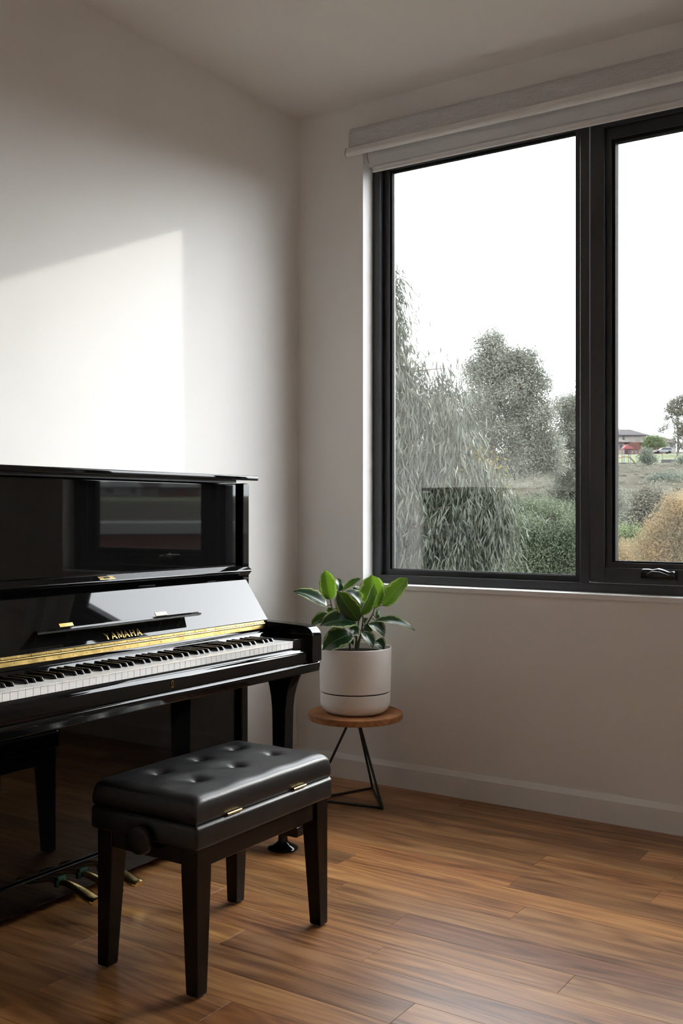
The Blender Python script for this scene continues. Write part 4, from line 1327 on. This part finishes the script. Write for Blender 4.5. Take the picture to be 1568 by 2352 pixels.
tree('edge_shrub', 'dark green shrub at the right edge of the lawn', gz(at(1572, 1085, 200)), 200,
     [(1568, 1062, 9, 14), (1574, 1076, 14, 10)], [(1572, 1082), (1571, 1065)], 'dark_leaf', 'bark_grey', 0.38, 0.18, 1500, 7, 0.1, 0.35, 0.15, cat='shrub', twigs=False)

# low scrub all over the slope: nobody could count it
def scrub():
    n = 2600
    r = RS.uniform(60, 216, n)
    a = np.radians(RS.uniform(-14, 26, n))
    u, dd = r * np.sin(a), r * np.cos(a)
    x = CX + u * RVX + dd * FVX
    y = CY_ + u * RVY + dd * FVY
    z = np.interp(r, [q for q, _ in HT], [q for _, q in HT])
    size = RS.uniform(0.35, 1.0, n) * (0.7 + r / 300)
    kk = 80
    e = rand_in_ellipsoid(n * kk, 0.3).reshape(n, kk, 3)
    e[..., 2] = np.abs(e[..., 2]) * 0.75
    P_ = np.stack([x, y, z], -1)[:, None, :] + e * size[:, None, None]
    dirs = e + RS.normal(size=e.shape) * 0.6
    return leaf_cloud('scrub', P_.reshape(-1, 3), dirs.reshape(-1, 3), 0.30, 0.13)
sc = obj('scrub', scrub(), 'grey_leaf', None)
sc.parent = hill
tag(sc, 'low grey green scrub covering the far slope', kind='stuff')

# ------------------------------------------------------------------ far houses
def frame_pts(origin, ang):
    ca, sa = math.cos(ang), math.sin(ang)
    ex = Vector((RVX * ca + FVX * sa, RVY * ca + FVY * sa, 0))
    ey = Vector((-RVX * sa + FVX * ca, -RVY * sa + FVY * ca, 0))
    return lambda a, b, c: Vector(origin) + ex * a + ey * b + Vector((0, 0, c))
def fbox(fn, x0, x1, y0, y1, z0, z1, bm=None):
    bm = bm or bmesh.new()
    slab(bm, fn, x0, x1, y0, y1, z0, z1)
    bmesh.ops.recalc_face_normals(bm, faces=bm.faces[:])
    return bm
def hip(fn, x0, x1, y0, y1, z0, z1, inset):
    bm = bmesh.new()
    ym = (y0 + y1) / 2
    lo = [bm.verts.new(fn(*q)) for q in ((x0, y0, z0), (x1, y0, z0), (x1, y1, z0), (x0, y1, z0))]
    lo2 = [bm.verts.new(fn(*q)) for q in ((x0, y0, z0 - 0.22), (x1, y0, z0 - 0.22), (x1, y1, z0 - 0.22), (x0, y1, z0 - 0.22))]
    ra, rb = bm.verts.new(fn(x0 + inset, ym, z1)), bm.verts.new(fn(x1 - inset, ym, z1))
    bm.faces.new((lo[0], lo[1], rb, ra))
    bm.faces.new((lo[1], lo[2], rb))
    bm.faces.new((lo[2], lo[3], ra, rb))
    bm.faces.new((lo[3], lo[0], ra))
    for i in range(4):
        j = (i + 1) % 4
        bm.faces.new((lo2[i], lo2[j], lo[j], lo[i]))
    bm.faces.new(lo2[::-1])
    bmesh.ops.recalc_face_normals(bm, faces=bm.faces[:])
    return bm
def fwindow(fn, r, x0, x1, z0, z1, y=-0.05, glass='glass_far', mull=1):
    wf = obj('window', fbox(fn, x0, x1, y - 0.03, y + 0.06, z0, z1), 'white_far', r)
    n = mull + 1
    for i in range(n):
        a = x0 + 0.08 + (x1 - x0 - 0.08) * i / n
        b = x0 + (x1 - x0 - 0.08) * (i + 1) / n
        obj('pane', fbox(fn, a, b, y - 0.06, y - 0.02, z0 + 0.08, z1 - 0.08), glass, wf)

# two-storey house: cream upper floor, brick ground floor in front
o_ = at(1445, 1038, 268)
zg = ground(o_.x, o_.y)
r = empty('far_house', (o_.x, o_.y, zg), 'two-storey far house with cream upper floor, grey hip roof and red brick front', 'house')
fn_ = frame_pts((o_.x, o_.y, zg), 0.0)
ez = CZ + 177 * 268 / FPX - zg
obj('wall', fbox(fn_, -5.2, 4.2, 0, 8, -1, ez), 'cream_far', r)
obj('roof', hip(fn_, -5.9, 4.9, -0.7, 8.7, ez, ez + 1.75, 3.6), 'tile_far', r)
fwindow(fn_, r, -1.9, -1.2, ez - 1.5, ez - 0.25, mull=0)
fwindow(fn_, r, 1.65, 2.45, ez - 1.3, ez - 0.2, glass='white_far', mull=0)
e2z = CZ + 159 * 264 / FPX - zg
obj('front_wall', fbox(fn_, -1.5, 6.8, -6.0, 0, -1.4, e2z), 'brick_far', r)
obj('front_roof', hip(fn_, 0.9, 7.6, -6.6, 0.4, e2z, e2z + 1.7, 2.4), 'tile_brown', r)
obj('garage_door', fbox(fn_, 2.15, 3.9, -6.12, -6.0, e2z - 1.5, e2z - 0.12), 'white_far', r)
# neighbouring house on the left
o_ = at(1410, 1040, 258)
zg = ground(o_.x, o_.y)
r = empty('far_house', (o_.x, o_.y, zg), 'low peach rendered far house partly hidden by the mullion', 'house')
fn_ = frame_pts((o_.x, o_.y, zg), 0.0)
ez = CZ + 161 * 258 / FPX - zg
obj('wall', fbox(fn_, -4, 2.6, 0, 6, -1, ez), 'peach_far', r)
obj('roof', hip(fn_, -4.5, 4.2, -0.7, 6.6, ez, ez + 0.95, 2.6), 'tile_brown', r)
fwindow(fn_, r, 1.2, 2.1, ez - 1.9, ez - 0.5, mull=0)
# house on the right, behind the round tree
o_ = at(1537, 1036, 282)
zg = ground(o_.x, o_.y)
r = empty('far_house', (o_.x, o_.y, zg), 'pale far house with brownish hip roof behind the parked car', 'house')
fn_ = frame_pts((o_.x, o_.y, zg), 0.0)
ez = CZ + 160 * 282 / FPX - zg
obj('wall', fbox(fn_, -4.5, 1.7, 0, 7, -1, ez), 'cream_far', r)
obj('roof', hip(fn_, -5.2, 2.3, -0.6, 7.6, ez, ez + 1.7, 2.6), 'tile_brown', r)
fwindow(fn_, r, 0.1, 1.0, ez - 1.4, ez - 0.4, mull=0)
# the town down the valley, mirrored in the piano's front panel
town = [(74.2, 330, 13, 'cream_far', 'tile_far'), (75.3, 300, 11, 'brick_far', 'white_far'), (76.2, 380, 14, 'peach_far', 'tile_brown'), (77.0, 320, 12, 'cream_far', 'tile_brown'),
        (77.9, 400, 15, 'brick_far', 'tile_far'), (78.5, 310, 12, 'white_far', 'white_far'), (79.6, 350, 13, 'cream_far', 'white_far'), (80.6, 420, 15, 'white_far', 'tile_far'), (81.4, 330, 12, 'peach_far', 'white_far')]
wn_ = {'cream_far': 'cream', 'brick_far': 'red brick', 'peach_far': 'peach', 'white_far': 'white'}
rn_ = {'tile_far': 'grey', 'tile_brown': 'brown', 'white_far': 'white'}
for az, rr, wv, wall_, roof_ in town:
    a = math.radians(az)
    p = vp(rr * math.sin(a), rr * math.cos(a), 0)
    zg = ground(p.x, p.y)
    r = empty('town_house', (p.x, p.y, zg), 'small %s house with a %s roof mirrored in the piano panel' % (wn_[wall_], rn_[roof_]), 'house', 'town houses down the valley')
    fn_ = frame_pts((p.x, p.y, zg), -a)
    obj('wall', fbox(fn_, -wv / 2, wv / 2, 0, 8, -2, 2.8), wall_, r)
    obj('roof', hip(fn_, -wv / 2 - 0.6, wv / 2 + 0.6, -0.6, 8.6, 2.8, 5.2, 3.5), roof_, r)
    fwindow(fn_, r, -wv / 2 + 1.5, -wv / 2 + 3.2, 0.9, 2.2)
    fwindow(fn_, r, wv / 2 - 3.6, wv / 2 - 1.6, 0.9, 2.2)
# flat-roofed neighbour just down the slope, also mirrored there
a = math.radians(77.5)
p = vp(27.0 * math.sin(a), 27.0 * math.cos(a), 0)
zg = ground(p.x, p.y)
r = empty('neighbour_house', (p.x, p.y, zg), 'flat grey roofed neighbouring house mirrored low in the piano panel', 'house')
fn_ = frame_pts((p.x, p.y, zg), -a)
obj('wall', fbox(fn_, -5.5, 5.5, 0.4, 7.6, -1, 0.55 - zg), 'brick_far', r)
obj('roof', fbox(fn_, -6.2, 6.2, 0, 8, 0.55 - zg, 0.86 - zg), 'white_far', r)
fwindow(fn_, r, -4, -1.5, -2.0 - zg, -0.4 - zg, y=0.35)
fwindow(fn_, r, 1.5, 4, -2.0 - zg, -0.4 - zg, y=0.35)

# ------------------------------------------------------------------ parked station wagon
o_ = at(1521.5, 1042, 247)
zg = ground(o_.x, o_.y)
r = empty('parked_car', (o_.x, o_.y, zg), 'silver white station wagon parked before the far houses', 'car')
fn_ = frame_pts((o_.x, o_.y, zg), 0.06)
def car_prism(prof, y0, y1, inset=0.0):
    bm = bmesh.new()
    lo = [bm.verts.new(fn_(a, y0, b)) for a, b in prof]
    hi = [bm.verts.new(fn_(a, y1, b)) for a, b in prof]
    bm.faces.new(lo)
    bm.faces.new(hi[::-1])
    for i in range(len(prof)):
        j = (i + 1) % len(prof)
        bm.faces.new((lo[j], lo[i], hi[i], hi[j]))
    bmesh.ops.recalc_face_normals(bm, faces=bm.faces[:])
    return bm
body = [(-2.25, 0.32), (2.28, 0.32), (2.32, 0.6), (2.28, 0.88), (-0.95, 0.90), (-2.1, 0.78), (-2.3, 0.62)]
cab = [(-0.98, 0.88), (-0.28, 1.38), (0.1, 1.45), (1.75, 1.43), (2.25, 0.88)]
obj('body', bev(car_prism(body, -0.88, 0.88), 0.05, 1), 'carpaint', r)
cabo = obj('cabin', bev(car_prism(cab, -0.74, 0.74), 0.05, 1), 'carpaint', r)
for pr_ in ([(-0.76, 0.93), (-0.24, 1.31), (0.22, 1.35), (0.22, 0.93)], [(0.30, 0.93), (0.30, 1.35), (1.12, 1.35), (1.12, 0.93)], [(1.20, 0.93), (1.20, 1.34), (1.70, 1.33), (2.02, 0.93)]):
    obj('window', car_prism(pr_, -0.77, -0.73), 'glass_far', cabo)
for xx in (-1.45, 1.35):
    for yy in (-0.92, 0.70):
        bm = bmesh.new()
        lo = [bm.verts.new(fn_(xx + 0.33 * math.cos(t_ * math.pi / 8), yy, 0.33 + 0.33 * math.sin(t_ * math.pi / 8))) for t_ in range(16)]
        hi = [bm.verts.new(fn_(xx + 0.33 * math.cos(t_ * math.pi / 8), yy + 0.22, 0.33 + 0.33 * math.sin(t_ * math.pi / 8))) for t_ in range(16)]
        bm.faces.new(lo)
        bm.faces.new(hi[::-1])
        for i in range(16):
            j = (i + 1) % 16
            bm.faces.new((lo[j], lo[i], hi[i], hi[j]))
        bmesh.ops.recalc_face_normals(bm, faces=bm.faces[:])
        obj('wheel', bm, 'tyre', r)

# ------------------------------------------------------------------ white rail fence
o_ = at(1459, 1045, 246)
zg = ground(o_.x, o_.y)
r = empty('rail_fence', (o_.x, o_.y, zg), 'white post and rail fence between lawn and brick house', 'fence')
fn_ = frame_pts((o_.x, o_.y, zg), 0.0)
for zz in (0.42, 0.82):
    obj('rail', fbox(fn_, -1.7, 1.8, -0.03, 0.03, zz, zz + 0.08), 'white_far', r)
for xx in (-1.7, -0.8, 0.1, 1.0, 1.75):
    obj('post', fbox(fn_, xx - 0.05, xx + 0.05, -0.05, 0.05, -0.4, 0.95), 'white_far', r)

# ------------------------------------------------------------------ playground tower
o_ = at(1438, 1068, 219)
zg = ground(o_.x, o_.y)
r = empty('playground_tower', (o_.x, o_.y, zg), 'playground tower with blue posts, red and white roof and yellow slide', 'playground')
fn_ = frame_pts((o_.x, o_.y, zg), 0.1)
for xx in (-0.75, 0.65):
    for yy in (-0.6, 0.6):
        obj('post', fbox(fn_, xx - 0.045, xx + 0.045, yy - 0.045, yy + 0.045, -0.3, 3.1), 'blue_post', r)
obj('platform', fbox(fn_, -0.8, 0.7, -0.6, 0.6, 1.25, 1.4), 'yellow_slide', r)
bm = bmesh.new()
pr_ = [(-1.0, 3.0), (-0.2, 3.85), (1.5, 3.0)]
lo = [bm.verts.new(fn_(a, -0.8, b)) for a, b in pr_]
hi = [bm.verts.new(fn_(a, 0.8, b)) for a, b in pr_]
bm.faces.new(lo)
bm.faces.new(hi[::-1])
for i in range(3):
    j = (i + 1) % 3
    bm.faces.new((lo[j], lo[i], hi[i], hi[j]))
bmesh.ops.recalc_face_normals(bm, faces=bm.faces[:])
rf = obj('roof', bm, 'red_panel', r)
bm = bmesh.new()
slab(bm, lambda s, y, h: fn_(-0.2 + 1.7 * s, y, 3.87 - 0.85 * s + h), 0.05, 0.8, -0.84, 0.84, 0, 0.04)
bmesh.ops.recalc_face_normals(bm, faces=bm.faces[:])
obj('roof_panel', bm, 'white_far', rf)
bm = bmesh.new()
slab(bm, lambda s, y, h: fn_(0.7 + 1.25 * s, y, 1.3 - 1.25 * s + h), 0, 1, -0.3, 0.3, -0.1, 0.05)
bmesh.ops.recalc_face_normals(bm, faces=bm.faces[:])
obj('slide', bm, 'yellow_slide', r)
bm = bmesh.new()
slab(bm, lambda s, y, h: fn_(-0.8 - 1.4 * s, y, 1.35 - 0.4 * s + h), 0, 1, -0.3, 0.3, -0.06, 0.06)
bmesh.ops.recalc_face_normals(bm, faces=bm.faces[:])
obj('bridge', bm, 'red_panel', r)

# ------------------------------------------------------------------ swing frame leg, light pole, retaining edges
o_ = at(1523, 1068, 221)
bm = tube(bmesh.new(), [at(1524, 1073, 221), at(1520, 1044, 221), at(1520, 1041, 221)], [0.07, 0.06, 0.06], 8)
tag(obj('park_pole', bm, 'blue_post'), 'thin leaning pale blue pole on the lawn', 'pole')
o_ = at(1558, 1050, 228)
tag(obj('park_post', TU([gz(o_) - Vector((0, 0, 0.3)), gz(o_) + Vector((0, 0, 1.3))], 0.12, 8), 'white_far'), 'short white post beside the park gum tree', 'post')
for lab, a, b, hh in (('long low grey kerb below the playground', (1405, 1072), (1474, 1072), 0.30), ('low grey stone retaining edge below the lawn', (1518, 1077), (1553, 1077), 0.75)):
    o_ = at((a[0] + b[0]) / 2, a[1], 215)
    zg = ground(o_.x, o_.y)
    fn_ = frame_pts((o_.x, o_.y, zg), 0.0)
    hw = (b[0] - a[0]) / 2 * 215 / FPX
    bm = fbox(fn_, -hw, hw, 0, 0.35, -0.5, hh)
    bev(bm, 0.03, 1)
    tag(obj('retaining_edge', bm, 'kerbstone'), lab, 'retaining wall')
